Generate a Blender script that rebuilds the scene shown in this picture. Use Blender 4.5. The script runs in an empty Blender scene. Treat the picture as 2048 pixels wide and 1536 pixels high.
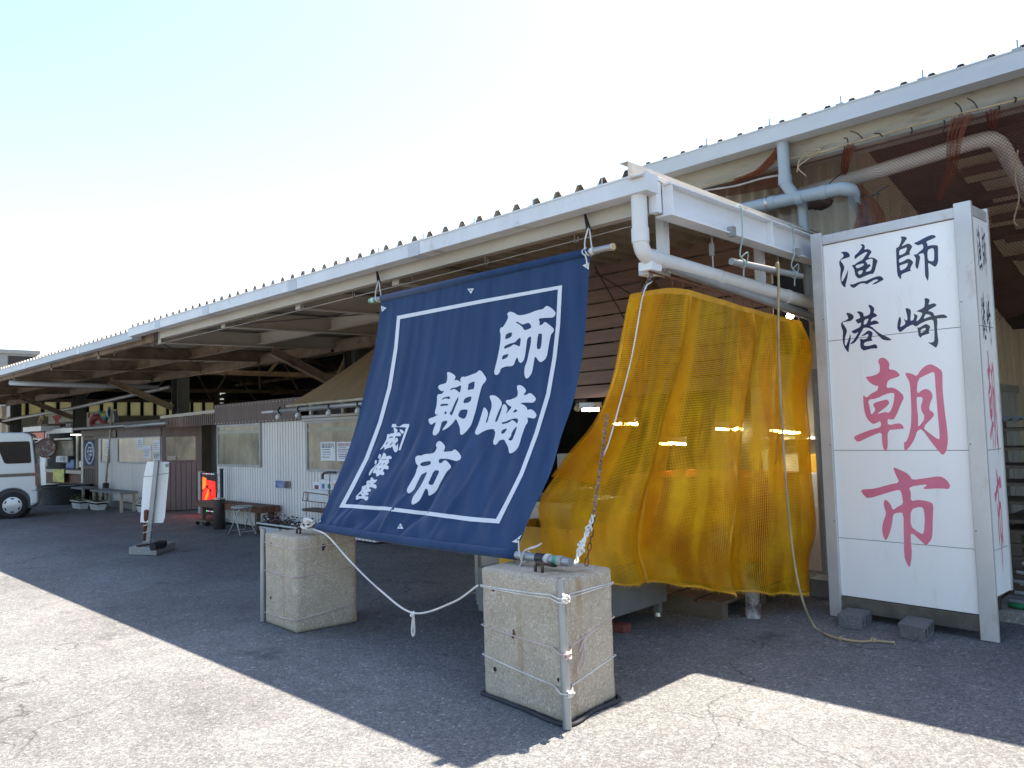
import bpy, bmesh, math, random
from mathutils import Vector, Matrix, noise
from mathutils.geometry import delaunay_2d_cdt
from mathutils.bvhtree import BVHTree
random.seed(7)
V = Vector
SC = bpy.context.scene
COL = SC.collection
PI = math.pi

# ------------------------------------------------------------------ camera
F_PX, PITCH, ROLL, YAW, EYE = 1548.0, math.radians(3.33), math.radians(-1.71), math.radians(45.69), 1.55
_f = V((0, math.cos(PITCH), math.sin(PITCH)))
_u = V((0, -math.sin(PITCH), math.cos(PITCH)))
_r = V((1, 0, 0))
_r, _u = _r*math.cos(ROLL) + _u*math.sin(ROLL), -_r*math.sin(ROLL) + _u*math.cos(ROLL)
_M = Matrix(((math.sin(YAW), -math.cos(YAW), 0), (math.cos(YAW), math.sin(YAW), 0), (0, 0, 1)))
FW, UP, RT = _M @ _f, _M @ _u, _M @ _r          # X runs along the market front, Y into the building, Z up
EYEP = V((0, 0, EYE))
cam = bpy.data.cameras.new('camera')
cam.sensor_fit = 'HORIZONTAL'
cam.sensor_width = 36.0
cam.lens = F_PX*36.0/2048.0
cam.clip_start, cam.clip_end = 0.05, 2000
camo = bpy.data.objects.new('camera', cam)
COL.objects.link(camo)
camo.matrix_world = Matrix(((RT.x, UP.x, -FW.x, 0), (RT.y, UP.y, -FW.y, 0), (RT.z, UP.z, -FW.z, EYE), (0, 0, 0, 1)))
SC.camera = camo

# ------------------------------------------------------------------ light
SUN_DIR = V((0.05, 1.555, 3.1)).normalized()     # towards the sun: high, behind the building
SUN_EL = math.asin(SUN_DIR.z)
w = bpy.data.worlds.new('World')
SC.world = w
w.use_nodes = True
nt = w.node_tree
for n in list(nt.nodes):
    nt.nodes.remove(n)
sky = nt.nodes.new('ShaderNodeTexSky')
sky.sky_type = 'NISHITA'
sky.sun_disc = False
sky.sun_elevation = SUN_EL
sky.sun_rotation = math.atan2(SUN_DIR.x, SUN_DIR.y)
sky.altitude, sky.air_density, sky.dust_density, sky.ozone_density = 0, 1.0, 1.1, 0.5
bg = nt.nodes.new('ShaderNodeBackground')
bg.inputs['Strength'].default_value = 0.078
wo = nt.nodes.new('ShaderNodeOutputWorld')
nt.links.new(sky.outputs['Color'], bg.inputs['Color'])
nt.links.new(bg.outputs['Background'], wo.inputs['Surface'])
sun = bpy.data.lights.new('sun', 'SUN')
sun.energy = 3.4
sun.angle = math.radians(0.5)
sun.color = (1.0, 0.91, 0.77)
suno = bpy.data.objects.new('sun', sun)
COL.objects.link(suno)
suno.rotation_euler = SUN_DIR.to_track_quat('Z', 'Y').to_euler()
VS = SC.view_settings
VS.view_transform, VS.look, VS.exposure, VS.gamma = 'Standard', 'None', 2.4, 1.0
VS.use_curve_mapping = False
SC.cycles.max_bounces = 8
SC.cycles.transparent_max_bounces = 16
SC.cycles.sample_clamp_indirect = 6
try:
    SC.cycles.use_denoising = True
except Exception:
    pass

# ------------------------------------------------------------------ pixel -> place helpers (photo 2048 x 1536)
def ray(x, y):
    return FW + RT*((x-1024)/F_PX) - UP*((y-768)/F_PX)
def atX(x, y, X):
    r = ray(x, y); return EYEP + r*(X/r.x)
def atY(x, y, Y):
    r = ray(x, y); return EYEP + r*(Y/r.y)
def atZ(x, y, Z=0.0):
    r = ray(x, y); return EYEP + r*((Z-EYE)/r.z)
def atD(x, y, d):
    return EYEP + ray(x, y)*d
def atPlane(x, y, p0, n):
    r = ray(x, y); return EYEP + r*((p0-EYEP).dot(n)/r.dot(n))

# ------------------------------------------------------------------ materials
M = {}
def _new(name):
    m = bpy.data.materials.new(name); m.use_nodes = True
    t = m.node_tree
    return m, t, t.nodes['Principled BSDF'], t.nodes['Material Output']
def N(t, typ, **kw):
    n = t.nodes.new(typ)
    for k, v in kw.items():
        setattr(n, k, v)
    return n
def objco(t, scale=(1, 1, 1)):
    tc = N(t, 'ShaderNodeTexCoord'); mp = N(t, 'ShaderNodeMapping')
    mp.inputs['Scale'].default_value = scale
    t.links.new(tc.outputs['Object'], mp.inputs['Vector'])
    return mp.outputs['Vector']
def noi(t, vec, scale, detail=5, rough=0.6):
    n = N(t, 'ShaderNodeTexNoise')
    n.inputs['Scale'].default_value = scale; n.inputs['Detail'].default_value = detail; n.inputs['Roughness'].default_value = rough
    t.links.new(vec, n.inputs['Vector'])
    return n.outputs['Fac']
def ramp(t, fac, stops):
    r = N(t, 'ShaderNodeValToRGB'); e = r.color_ramp.elements
    while len(e) < len(stops):
        e.new(0.5)
    for el, (p, c) in zip(e, stops):
        el.position = p; el.color = (c[0], c[1], c[2], 1) if not isinstance(c, (int, float)) else (c, c, c, 1)
    t.links.new(fac, r.inputs['Fac'])
    return r.outputs['Color']
def mix(t, fac, a, b, mode='MIX'):
    n = N(t, 'ShaderNodeMix', data_type='RGBA', blend_type=mode)
    for sock, v in ((n.inputs[0], fac), (n.inputs[6], a), (n.inputs[7], b)):
        if isinstance(v, (int, float)):
            sock.default_value = v
        elif isinstance(v, tuple):
            sock.default_value = (v[0], v[1], v[2], 1)
        else:
            t.links.new(v, sock)
    return n.outputs[2]
def bump(t, h, bs, strength=0.3, dist=0.01):
    b = N(t, 'ShaderNodeBump')
    b.inputs['Strength'].default_value = strength; b.inputs['Distance'].default_value = dist
    t.links.new(h, b.inputs['Height']); t.links.new(b.outputs['Normal'], bs.inputs['Normal'])
def mat(name, col, rough=0.6, metal=0.0, col2=None, scale=6.0, amt=(0.42, 0.62), dirt=None, dscale=2.5, damt=(0.55, 0.72), stretch=(1, 1, 1), bmp=0.0, bscale=60, spec=0.5, trans=0.0):
    m, t, bs, out = _new(name)
    v = objco(t, stretch)
    c2 = col2 or tuple(min(1, x*0.72) for x in col)
    c = mix(t, ramp(t, noi(t, v, scale), ((amt[0], 0.0), (amt[1], 1.0))), col, c2)
    if dirt:
        c = mix(t, ramp(t, noi(t, v, dscale, 8, 0.7), ((damt[0], 0.0), (damt[1], 1.0))), c, dirt)
    t.links.new(c, bs.inputs['Base Color'])
    bs.inputs['Roughness'].default_value = rough; bs.inputs['Metallic'].default_value = metal
    bs.inputs['Specular IOR Level'].default_value = spec
    if bmp:
        bump(t, noi(t, objco(t), bscale, 4), bs, bmp, 0.004)
    if trans:
        tr = N(t, 'ShaderNodeBsdfTranslucent'); mx = N(t, 'ShaderNodeMixShader')
        t.links.new(c, tr.inputs['Color']); mx.inputs[0].default_value = trans
        t.links.new(bs.outputs['BSDF'], mx.inputs[1]); t.links.new(tr.outputs['BSDF'], mx.inputs[2])
        t.links.new(mx.outputs[0], out.inputs['Surface'])
    M[name] = m
    return m
def emis(name, col, s):
    m, t, bs, out = _new(name)
    bs.inputs['Base Color'].default_value = (*col, 1)
    bs.inputs['Emission Color'].default_value = (*col, 1); bs.inputs['Emission Strength'].default_value = s
    M[name] = m

def asphalt():
    m, t, bs, out = _new('asphalt')
    v = objco(t)
    vo = N(t, 'ShaderNodeTexVoronoi'); vo.inputs['Scale'].default_value = 62; t.links.new(v, vo.inputs['Vector'])
    vo2 = N(t, 'ShaderNodeTexVoronoi'); vo2.inputs['Scale'].default_value = 150; t.links.new(v, vo2.inputs['Vector'])
    g = ramp(t, vo.outputs['Color'], ((0.0, (0.035, 0.036, 0.039)), (0.55, (0.085, 0.085, 0.087)), (0.86, (0.14, 0.137, 0.13)), (0.97, (0.34, 0.325, 0.30))))
    g2 = ramp(t, vo2.outputs['Color'], ((0.1, (0.04, 0.041, 0.044)), (0.6, (0.095, 0.094, 0.094)), (0.95, (0.24, 0.23, 0.215))))
    c = mix(t, 0.5, g, g2)
    big = ramp(t, noi(t, v, 0.55, 6, 0.62), ((0.32, 1.12), (0.68, 1.85)))
    c = mix(t, 1.0, c, big, 'MULTIPLY')
    med = ramp(t, noi(t, v, 5, 6, 0.7), ((0.3, 0.85), (0.7, 1.12)))
    c = mix(t, 1.0, c, med, 'MULTIPLY')
    st = ramp(t, noi(t, v, 1.6, 5, 0.6), ((0.62, 0.0), (0.74, 0.65)))
    c = mix(t, st, c, (0.033, 0.034, 0.037))
    # hairline cracks
    wv = N(t, 'ShaderNodeTexVoronoi', feature='DISTANCE_TO_EDGE'); wv.inputs['Scale'].default_value = 0.42
    dn = N(t, 'ShaderNodeTexNoise'); dn.inputs['Scale'].default_value = 1.7; dn.inputs['Detail'].default_value = 6
    t.links.new(v, dn.inputs['Vector'])
    ad = N(t, 'ShaderNodeVectorMath', operation='MULTIPLY_ADD'); ad.inputs[1].default_value = (0.9, 0.9, 0.9)
    t.links.new(dn.outputs['Color'], ad.inputs[0]); t.links.new(v, ad.inputs[2]); t.links.new(ad.outputs[0], wv.inputs['Vector'])
    cr = ramp(t, wv.outputs['Distance'], ((0.0, 1.0), (0.0045, 0.0)))
    msk = ramp(t, noi(t, v, 0.7, 3), ((0.47, 0.0), (0.55, 0.75)))
    crm = N(t, 'ShaderNodeMath', operation='MULTIPLY'); t.links.new(cr, crm.inputs[0]); t.links.new(msk, crm.inputs[1])
    c = mix(t, crm.outputs[0], c, (0.02, 0.02, 0.022))
    t.links.new(c, bs.inputs['Base Color'])
    bs.inputs['Roughness'].default_value = 0.82; bs.inputs['Specular IOR Level'].default_value = 0.35
    h = mix(t, 0.5, vo.outputs['Distance'], vo2.outputs['Distance'])
    bump(t, h, bs, 0.55, 0.006)
    M['asphalt'] = m
asphalt()

def concrete(name, base, dark, peb, scale=1.0, stain=None):
    m, t, bs, out = _new(name)
    v = objco(t)
    c = mix(t, ramp(t, noi(t, v, 4*scale, 8, 0.65), ((0.35, 0.0), (0.65, 1.0))), base, dark)
    vo = N(t, 'ShaderNodeTexVoronoi'); vo.inputs['Scale'].default_value = 120*scale; t.links.new(v, vo.inputs['Vector'])
    pb = ramp(t, vo.outputs['Color'], ((0.0, (0.09, 0.075, 0.055)), (0.2, dark), (0.27, base), (0.72, tuple(0.6*a+0.4*b for a, b in zip(base, dark))), (0.8, peb), (1.0, (0.76, 0.68, 0.62))))
    c = mix(t, ramp(t, noi(t, v, 9*scale, 3), ((0.3, 0.2), (0.65, 0.7))), c, pb)
    vd = N(t, 'ShaderNodeTexVoronoi'); vd.inputs['Scale'].default_value = 21*scale; t.links.new(v, vd.inputs['Vector'])
    pit = ramp(t, vd.outputs['Distance'], ((0.05, 1.0), (0.12, 0.0)))
    pm = N(t, 'ShaderNodeMath', operation='MULTIPLY'); t.links.new(pit, pm.inputs[0])
    t.links.new(ramp(t, noi(t, v, 13*scale, 2), ((0.5, 0.0), (0.58, 1.0))), pm.inputs[1])
    c = mix(t, pm.outputs[0], c, (0.05, 0.04, 0.032))
    if stain:
        sv = objco(t, (5, 5, 0.45))
        c = mix(t, ramp(t, noi(t, sv, 1.4, 4), ((0.56, 0.0), (0.72, 0.75))), c, stain)
    t.links.new(c, bs.inputs['Base Color'])
    bs.inputs['Roughness'].default_value = 0.9; bs.inputs['Specular IOR Level'].default_value = 0.25
    h = mix(t, 0.5, noi(t, v, 60*scale, 5), vd.outputs['Distance'])
    bump(t, h, bs, 0.55, 0.006)
    M[name] = m
concrete('ballast_concrete', (0.44, 0.375, 0.285), (0.30, 0.255, 0.19), (0.60, 0.54, 0.455), 1.0, (0.27, 0.165, 0.07))
concrete('block_concrete', (0.15, 0.153, 0.152), (0.11, 0.112, 0.112), (0.19, 0.19, 0.185), 1.6)
concrete('slab_concrete', (0.28, 0.275, 0.25), (0.20, 0.197, 0.18), (0.36, 0.35, 0.32), 0.8)

def net_mat(name, col, pitch, hole, trans, diamond=False, rough=0.45, holetint=0.0, spec=0.5):
    """thread grid laid on the UV map (metres); the openings really are open"""
    m, t, bs, out = _new(name)
    uv = N(t, 'ShaderNodeTexCoord').outputs['UV']
    mp = N(t, 'ShaderNodeMapping'); mp.inputs['Scale'].default_value = (1/pitch, 1/pitch, 1)
    if diamond:
        mp.inputs['Rotation'].default_value = (0, 0, PI/4)
    t.links.new(uv, mp.inputs['Vector'])
    sp = N(t, 'ShaderNodeSeparateXYZ'); t.links.new(mp.outputs['Vector'], sp.inputs[0])
    ins = []
    for ax in ('X', 'Y'):
        fr = N(t, 'ShaderNodeMath', operation='FRACT'); t.links.new(sp.outputs[ax], fr.inputs[0])
        lt = N(t, 'ShaderNodeMath', operation='LESS_THAN'); lt.inputs[1].default_value = hole
        t.links.new(fr.outputs[0], lt.inputs[0]); ins.append(lt.outputs[0])
    if not diamond:
        # opening size varies in bands, imitating bright and dark zones of folded layers
        bm_ = N(t, 'ShaderNodeMapping'); bm_.inputs['Scale'].default_value = (3.4, 0.55, 1); bm_.inputs['Rotation'].default_value = (0, 0, 0.10)
        t.links.new(uv, bm_.inputs['Vector'])
        band = ramp(t, noi(t, bm_.outputs['Vector'], 2.2, 3, 0.5), ((0.36, hole-0.30), (0.5, hole), (0.66, hole+0.16)))
        for l_ in list(t.links):
            if l_.to_node.type == 'MATH' and l_.to_node.operation == 'LESS_THAN': pass
        for nd in [n for n in t.nodes if n.type == 'MATH' and n.operation == 'LESS_THAN']: t.links.new(band, nd.inputs[1])
    mu = N(t, 'ShaderNodeMath', operation='MULTIPLY'); t.links.new(ins[0], mu.inputs[0]); t.links.new(ins[1], mu.inputs[1])
    v = objco(t)
    c = mix(t, ramp(t, noi(t, v, 3, 5), ((0.35, 0.0), (0.65, 1.0))), col, (col[0]*0.80, col[1]*0.66, col[2]))
    t.links.new(c, bs.inputs['Base Color']); bs.inputs['Roughness'].default_value = rough; bs.inputs['Specular IOR Level'].default_value = spec
    tr = N(t, 'ShaderNodeBsdfTranslucent'); t.links.new(c, tr.inputs['Color'])
    m1 = N(t, 'ShaderNodeMixShader'); m1.inputs[0].default_value = trans
    t.links.new(bs.outputs['BSDF'], m1.inputs[1]); t.links.new(tr.outputs['BSDF'], m1.inputs[2])
    tp = N(t, 'ShaderNodeBsdfTransparent')
    if holetint:
        tp.inputs['Color'].default_value = (1, 1-holetint*0.3, 1-holetint, 1)
    m2 = N(t, 'ShaderNodeMixShader'); t.links.new(mu.outputs[0], m2.inputs[0])
    t.links.new(m1.outputs[0], m2.inputs[1]); t.links.new(tp.outputs[0], m2.inputs[2])
    t.links.new(m2.outputs[0], out.inputs['Surface'])
    M[name] = m
net_mat('yellow_net', (0.93, 0.545, 0.012), 0.0118, 0.56, 0.58, False, 0.38, 0.55, 0.35)
net_mat('orange_net', (0.17, 0.062, 0.03), 0.020, 0.86, 0.25, True, 0.7)
net_mat('orange_net_bunched', (0.27, 0.085, 0.035), 0.016, 0.62, 0.35, True, 0.7)

def cloth_mat(name, col, col2, trans=0.12):
    m, t, bs, out = _new(name)
    v = objco(t)
    c = mix(t, ramp(t, noi(t, objco(t, (3, 1, 0.5)), 2.2, 6), ((0.3, 0.0), (0.7, 1.0))), col, col2)
    t.links.new(c, bs.inputs['Base Color']); bs.inputs['Roughness'].default_value = 0.85; bs.inputs['Specular IOR Level'].default_value = 0.2
    try:
        bs.inputs['Sheen Weight'].default_value = 0.15
    except Exception:
        pass
    bump(t, noi(t, objco(t, (1, 1, 0.25)), 90, 3), bs, 0.15, 0.003)
    tr = N(t, 'ShaderNodeBsdfTranslucent'); t.links.new(c, tr.inputs['Color'])
    m1 = N(t, 'ShaderNodeMixShader'); m1.inputs[0].default_value = trans
    t.links.new(bs.outputs['BSDF'], m1.inputs[1]); t.links.new(tr.outputs['BSDF'], m1.inputs[2]); t.links.new(m1.outputs[0], out.inputs['Surface'])
    M[name] = m
cloth_mat('navy_cloth', (0.026, 0.062, 0.142), (0.016, 0.041, 0.105), 0.14)
cloth_mat('white_dye', (0.72, 0.74, 0.76), (0.66, 0.68, 0.72), 0.14)
cloth_mat('awning_canvas', (0.40, 0.255, 0.115), (0.30, 0.19, 0.085), 0.30)

def wood(name, a, b, along=(0.6, 9, 9), rough=0.75):
    m, t, bs, out = _new(name)
    v = objco(t, along)
    n1 = noi(t, v, 3.2, 8, 0.7)
    c = mix(t, ramp(t, n1, ((0.3, 0.0), (0.7, 1.0))), a, b)
    kn = N(t, 'ShaderNodeTexVoronoi'); kn.inputs['Scale'].default_value = 2.3
    t.links.new(objco(t, (1.3, 2.2, 2.2)), kn.inputs['Vector'])
    c = mix(t, ramp(t, kn.outputs['Distance'], ((0.03, 0.8), (0.09, 0.0))), c, tuple(x*0.35 for x in b))
    t.links.new(c, bs.inputs['Base Color']); bs.inputs['Roughness'].default_value = rough
    bump(t, n1, bs, 0.25, 0.004)
    M[name] = m
wood('plank_wood', (0.34, 0.215, 0.165), (0.22, 0.14, 0.108))
wood('plank_dark', (0.09, 0.058, 0.042), (0.06, 0.038, 0.028))
wood('old_wood', (0.16, 0.12, 0.085), (0.10, 0.074, 0.052), (9, 9, 0.6))
wood('table_wood', (0.16, 0.075, 0.045), (0.10, 0.045, 0.03), (0.6, 9, 9))
wood('pallet_wood', (0.15, 0.115, 0.08), (0.09, 0.07, 0.05), (2, 2, 6))

mat('gutter_paint', (0.62, 0.635, 0.64), 0.42, 0.0, (0.52, 0.535, 0.54), 1.6, (0.3, 0.75), (0.33, 0.29, 0.23), 3.0, (0.57, 0.74), (2.5, 1, 1.2), spec=0.5)
mat('gutter_blue', (0.46, 0.49, 0.51), 0.45, 0.0, (0.40, 0.43, 0.45), 1.6, (0.3, 0.75), (0.22, 0.21, 0.19), 3.0, (0.64, 0.85), (1, 1, 4))
mat('beam_paint', (0.46, 0.43, 0.37), 0.55, 0.0, (0.36, 0.33, 0.27), 2.0, (0.3, 0.75), (0.15, 0.09, 0.055), 2.6, (0.66, 0.8), (1, 1, 3))
mat('beam_white', (0.70, 0.71, 0.72), 0.45, 0.0, (0.60, 0.61, 0.61), 1.5, (0.3, 0.8), (0.34, 0.29, 0.22), 2.2, (0.68, 0.86), (2, 1, 5))
mat('beam_old', (0.25, 0.195, 0.135), 0.7, 0.0, (0.15, 0.095, 0.06), 2.2, (0.35, 0.65), (0.09, 0.042, 0.022), 3.2, (0.55, 0.7))
mat('roof_sheet', (0.34, 0.32, 0.28), 0.6, 0.0, (0.25, 0.23, 0.19), 1.3, (0.3, 0.7), (0.17, 0.12, 0.08), 2.0, (0.6, 0.8))
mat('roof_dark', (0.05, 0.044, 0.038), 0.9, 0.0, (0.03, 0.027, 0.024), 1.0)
mat('flashing_beige', (0.58, 0.53, 0.45), 0.5, 0.0, (0.46, 0.41, 0.34), 2.0, (0.3, 0.8), (0.2, 0.17, 0.13), 3, (0.62, 0.8), (1, 1, 1))
mat('pvc_grey', (0.62, 0.615, 0.59), 0.35, 0.0, (0.54, 0.535, 0.50), 2.0, (0.3, 0.8), (0.30, 0.27, 0.21), 4, (0.62, 0.85))
mat('pvc_blue', (0.29, 0.34, 0.37), 0.38, 0.0, (0.24, 0.29, 0.32), 2.0, (0.3, 0.8), (0.20, 0.19, 0.16), 4, (0.64, 0.85))
mat('pipe_white', (0.58, 0.55, 0.50), 0.6, 0.0, (0.46, 0.43, 0.38), 3.0, (0.3, 0.8), (0.28, 0.24, 0.18), 4, (0.6, 0.8))
mat('steel_grey', (0.36, 0.37, 0.37), 0.42, 0.55, (0.28, 0.29, 0.29), 4.0, (0.3, 0.7), (0.20, 0.115, 0.065), 7, (0.66, 0.76))
mat('stainless', (0.50, 0.50, 0.48), 0.32, 0.85, (0.42, 0.42, 0.40), 3.0, (0.3, 0.7), stretch=(1, 1, 5))
mat('alu_frame', (0.58, 0.57, 0.55), 0.42, 0.3, (0.47, 0.455, 0.43), 2.0, (0.35, 0.75), (0.40, 0.32, 0.25), 2.6, (0.56, 0.76), (2, 2, 1.2))
mat('sign_white', (0.90, 0.885, 0.85), 0.28, 0.0, (0.86, 0.845, 0.81), 1.4, (0.3, 0.8), (0.66, 0.61, 0.52), 3.0, (0.58, 0.9), (2.4, 2.4, 0.45))
mat('sign_black', (0.020, 0.026, 0.085), 0.3, 0.0, (0.035, 0.042, 0.06), 5.0)
mat('sign_red', (0.76, 0.21, 0.295), 0.35, 0.0, (0.63, 0.14, 0.22), 2.0, (0.3, 0.7), (0.62, 0.20, 0.28), 14, (0.68, 0.74))
mat('seam_dark', (0.10, 0.085, 0.07), 0.8)
mat('sill_wood', (0.13, 0.115, 0.09), 0.8, 0.0, (0.08, 0.07, 0.055), 5)
mat('rust', (0.17, 0.065, 0.03), 0.85, 0.2, (0.10, 0.04, 0.022), 20)
mat('dark_steel', (0.065, 0.058, 0.06), 0.5, 0.6, (0.09, 0.05, 0.035), 18)
mat('chain_steel', (0.24, 0.215, 0.19), 0.5, 0.7, (0.16, 0.10, 0.065), 25)
mat('rope_white', (0.66, 0.63, 0.58), 0.9, bmp=0.5, bscale=160)
mat('rope_pink', (0.55, 0.42, 0.38), 0.9, bmp=0.5, bscale=160)
mat('rope_tan', (0.42, 0.32, 0.19), 0.9, bmp=0.6, bscale=140)
mat('rope_grey', (0.40, 0.37, 0.33), 0.9, bmp=0.6, bscale=140)
mat('rope_green', (0.33, 0.43, 0.40), 0.9, bmp=0.5, bscale=160)
mat('rope_dark', (0.035, 0.035, 0.042), 0.8, bmp=0.8, bscale=110)
mat('tape_black', (0.016, 0.017, 0.022), 0.4)
mat('tape_green', (0.05, 0.34, 0.22), 0.45)
mat('wood_end', (0.60, 0.46, 0.28), 0.7, col2=(0.5, 0.36, 0.2), scale=30)
mat('net_hem', (0.78, 0.42, 0.02), 0.5, 0.0, (0.62, 0.32, 0.015), 8, trans=0.35)
mat('orange_bin', (0.62, 0.16, 0.015), 0.5, 0.0, (0.5, 0.12, 0.012), 3)
mat('yellow_bin', (0.72, 0.40, 0.02), 0.5, 0.0, (0.6, 0.33, 0.02), 3)
mat('white_bin', (0.62, 0.61, 0.55), 0.5, 0.0, (0.5, 0.49, 0.44), 3)
mat('tank_grey', (0.22, 0.225, 0.22), 0.5, 0.3, (0.17, 0.175, 0.17), 2)
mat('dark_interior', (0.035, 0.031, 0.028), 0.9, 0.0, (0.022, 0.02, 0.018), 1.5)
mat('column_dark', (0.085, 0.088, 0.082), 0.55, 0.1, (0.055, 0.055, 0.05), 2.5, stretch=(2, 2, 0.5))
mat('hut_white', (0.74, 0.71, 0.67), 0.5, 0.0, (0.64, 0.61, 0.575), 1.2, (0.3, 0.75), (0.33, 0.31, 0.28), 4.0, (0.60, 0.8), (3, 3, 0.5))
mat('hut_seam', (0.23, 0.225, 0.22), 0.7)
mat('brown_sheet', (0.15, 0.105, 0.09), 0.6, 0.0, (0.095, 0.066, 0.056), 3.0, (0.3, 0.7), (0.22, 0.17, 0.15), 3, (0.62, 0.8), (3, 3, 0.4))
mat('pink_panel', (0.19, 0.12, 0.115), 0.6, 0.0, (0.13, 0.085, 0.082), 1.6, (0.3, 0.7), stretch=(2, 2, 0.5))
mat('dark_panel', (0.055, 0.045, 0.04), 0.7, 0.0, (0.035, 0.03, 0.027), 3, stretch=(3, 3, 0.5))
mat('vinyl_window', (0.34, 0.285, 0.19), 0.22, 0.0, (0.13, 0.11, 0.08), 1.3, (0.36, 0.64), (0.42, 0.37, 0.28), 1.6, (0.5, 0.72), (1.6, 1.6, 0.9))
mat('vinyl_reflection', (0.58, 0.46, 0.28), 0.2, 0.0, (0.30, 0.26, 0.20), 1.2, (0.38, 0.62), (0.22, 0.26, 0.33), 1.5, (0.52, 0.66), (1.0, 1.0, 1.6))  # warm and bluish sky reflection patches put into the window colour
mat('frame_grey', (0.40, 0.40, 0.40), 0.5, 0.0, (0.30, 0.30, 0.29), 5)
mat('paper', (0.72, 0.73, 0.74), 0.7, 0.0, (0.66, 0.67, 0.68), 5)
mat('ink', (0.06, 0.06, 0.07), 0.7)
mat('ink_red', (0.36, 0.05, 0.06), 0.7)
mat('ink_blue', (0.06, 0.12, 0.36), 0.6, col2=(0.25, 0.32, 0.42), scale=12)
mat('white_paint', (0.72, 0.73, 0.73), 0.35, 0.0, (0.64, 0.65, 0.65), 3)
mat('van_paint', (0.50, 0.55, 0.58), 0.22, 0.15, (0.48, 0.53, 0.56), 1.0, spec=0.6)
mat('van_cladding', (0.52, 0.49, 0.44), 0.35, 0.05, (0.50, 0.47, 0.42), 1.0)
mat('van_stripe', (0.12, 0.10, 0.085), 0.35)
mat('glass_dark', (0.008, 0.009, 0.010), 0.06, 0.0, (0.01, 0.01, 0.012), 1.0, spec=0.22)
mat('rubber', (0.016, 0.016, 0.017), 0.75, bmp=0.2)
mat('hubcap', (0.52, 0.54, 0.55), 0.3, 0.4, (0.46, 0.48, 0.49), 6)
mat('tail_red', (0.25, 0.008, 0.012), 0.12)
mat('bumper_dark', (0.055, 0.055, 0.058), 0.6)
mat('planter_white', (0.60, 0.62, 0.62), 0.45, 0.0, (0.50, 0.51, 0.50), 4, (0.3, 0.7), (0.35, 0.32, 0.26), 6, (0.62, 0.8))
mat('soil', (0.035, 0.026, 0.02), 0.95, bmp=0.6)
mat('leaf_green', (0.05, 0.085, 0.03), 0.6, 0.0, (0.03, 0.055, 0.02), 30, trans=0.2)
mat('leaf_dark', (0.03, 0.035, 0.025), 0.6, 0.0, (0.05, 0.05, 0.04), 30)
mat('petal_white', (0.60, 0.62, 0.58), 0.6)
mat('petal_purple', (0.10, 0.03, 0.07), 0.6, 0.0, (0.18, 0.06, 0.06), 30)
mat('petal_yellow', (0.60, 0.40, 0.05), 0.6)
mat('bench_grey', (0.23, 0.235, 0.235), 0.7, 0.0, (0.16, 0.165, 0.165), 6, stretch=(1, 6, 6))
mat('leg_cream', (0.42, 0.38, 0.29), 0.5, 0.0, (0.33, 0.29, 0.21), 6)
mat('stool_grey', (0.42, 0.43, 0.42), 0.5, 0.2, (0.34, 0.35, 0.33), 9)
mat('ash_brown', (0.055, 0.045, 0.038), 0.45, 0.3, (0.042, 0.034, 0.03), 4)
mat('noren_navy', (0.020, 0.034, 0.085), 0.8, 0.0, (0.10, 0.13, 0.18), 3.0, (0.55, 0.72), stretch=(2, 2, 5))
mat('menu_board', (0.10, 0.09, 0.07), 0.5, 0.0, (0.25, 0.20, 0.13), 2.5, (0.4, 0.6), stretch=(1, 1, 1.5))
mat('disk_print', (0.13, 0.05, 0.04), 0.45, 0.0, (0.34, 0.32, 0.27), 7.0, (0.48, 0.54), (0.03, 0.035, 0.04), 9, (0.5, 0.56))
mat('yellow_poster', (0.50, 0.44, 0.05), 0.5, 0.0, (0.22, 0.30, 0.05), 5.0, (0.5, 0.6))
mat('red_sign', (0.62, 0.045, 0.03), 0.4)
mat('board_cream', (0.36, 0.35, 0.28), 0.5, 0.0, (0.28, 0.27, 0.21), 2)
mat('clerestory', (0.62, 0.56, 0.36), 0.5, 0.0, (0.50, 0.45, 0.28), 1.5, (0.3, 0.7), stretch=(1, 1, 0.3), trans=0.75)
mat('wall_tan', (0.60, 0.50, 0.35), 0.7, 0.0, (0.48, 0.395, 0.27), 1.4, (0.3, 0.7), (0.21, 0.16, 0.11), 3, (0.6, 0.8), (2, 2, 0.5))
mat('wall_greytan', (0.52, 0.475, 0.385), 0.7, 0.0, (0.42, 0.38, 0.30), 1.4, (0.3, 0.7), (0.18, 0.15, 0.11), 3, (0.6, 0.8), (2, 2, 0.5))
mat('wall_grey', (0.36, 0.36, 0.35), 0.6, 0.0, (0.28, 0.28, 0.27), 2, (0.3, 0.7))
mat('plastic_cable', (0.015, 0.014, 0.02), 0.4)
mat('green_hose', (0.03, 0.20, 0.09), 0.4)
mat('brick_red', (0.22, 0.06, 0.04), 0.9, bmp=0.4)
mat('stump_bark', (0.22, 0.20, 0.185), 0.9, 0.0, (0.42, 0.40, 0.38), 9, (0.45, 0.6), (0.08, 0.05, 0.04), 7, (0.5, 0.62), bmp=0.6, bscale=25)
mat('sock_teal', (0.03, 0.22, 0.20), 0.7)
mat('sock_yellow', (0.60, 0.33, 0.03), 0.7)
mat('sock_dark', (0.03, 0.035, 0.06), 0.7)
mat('pole_cream', (0.50, 0.46, 0.37), 0.5)
mat('led_black', (0.01, 0.01, 0.012), 0.3)
mat('hill_green', (0.03, 0.05, 0.02), 0.9)
emis('led_red', (1.0, 0.010, 0.006), 0.8)
emis('led_orange', (1.0, 0.075, 0.008), 0.8)
emis('led_green', (0.1, 0.9, 0.3), 0.4)
emis('led_blue', (0.2, 0.3, 1.0), 0.4)
emis('tube_light', (1.0, 0.97, 0.88), 18.0)
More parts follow.
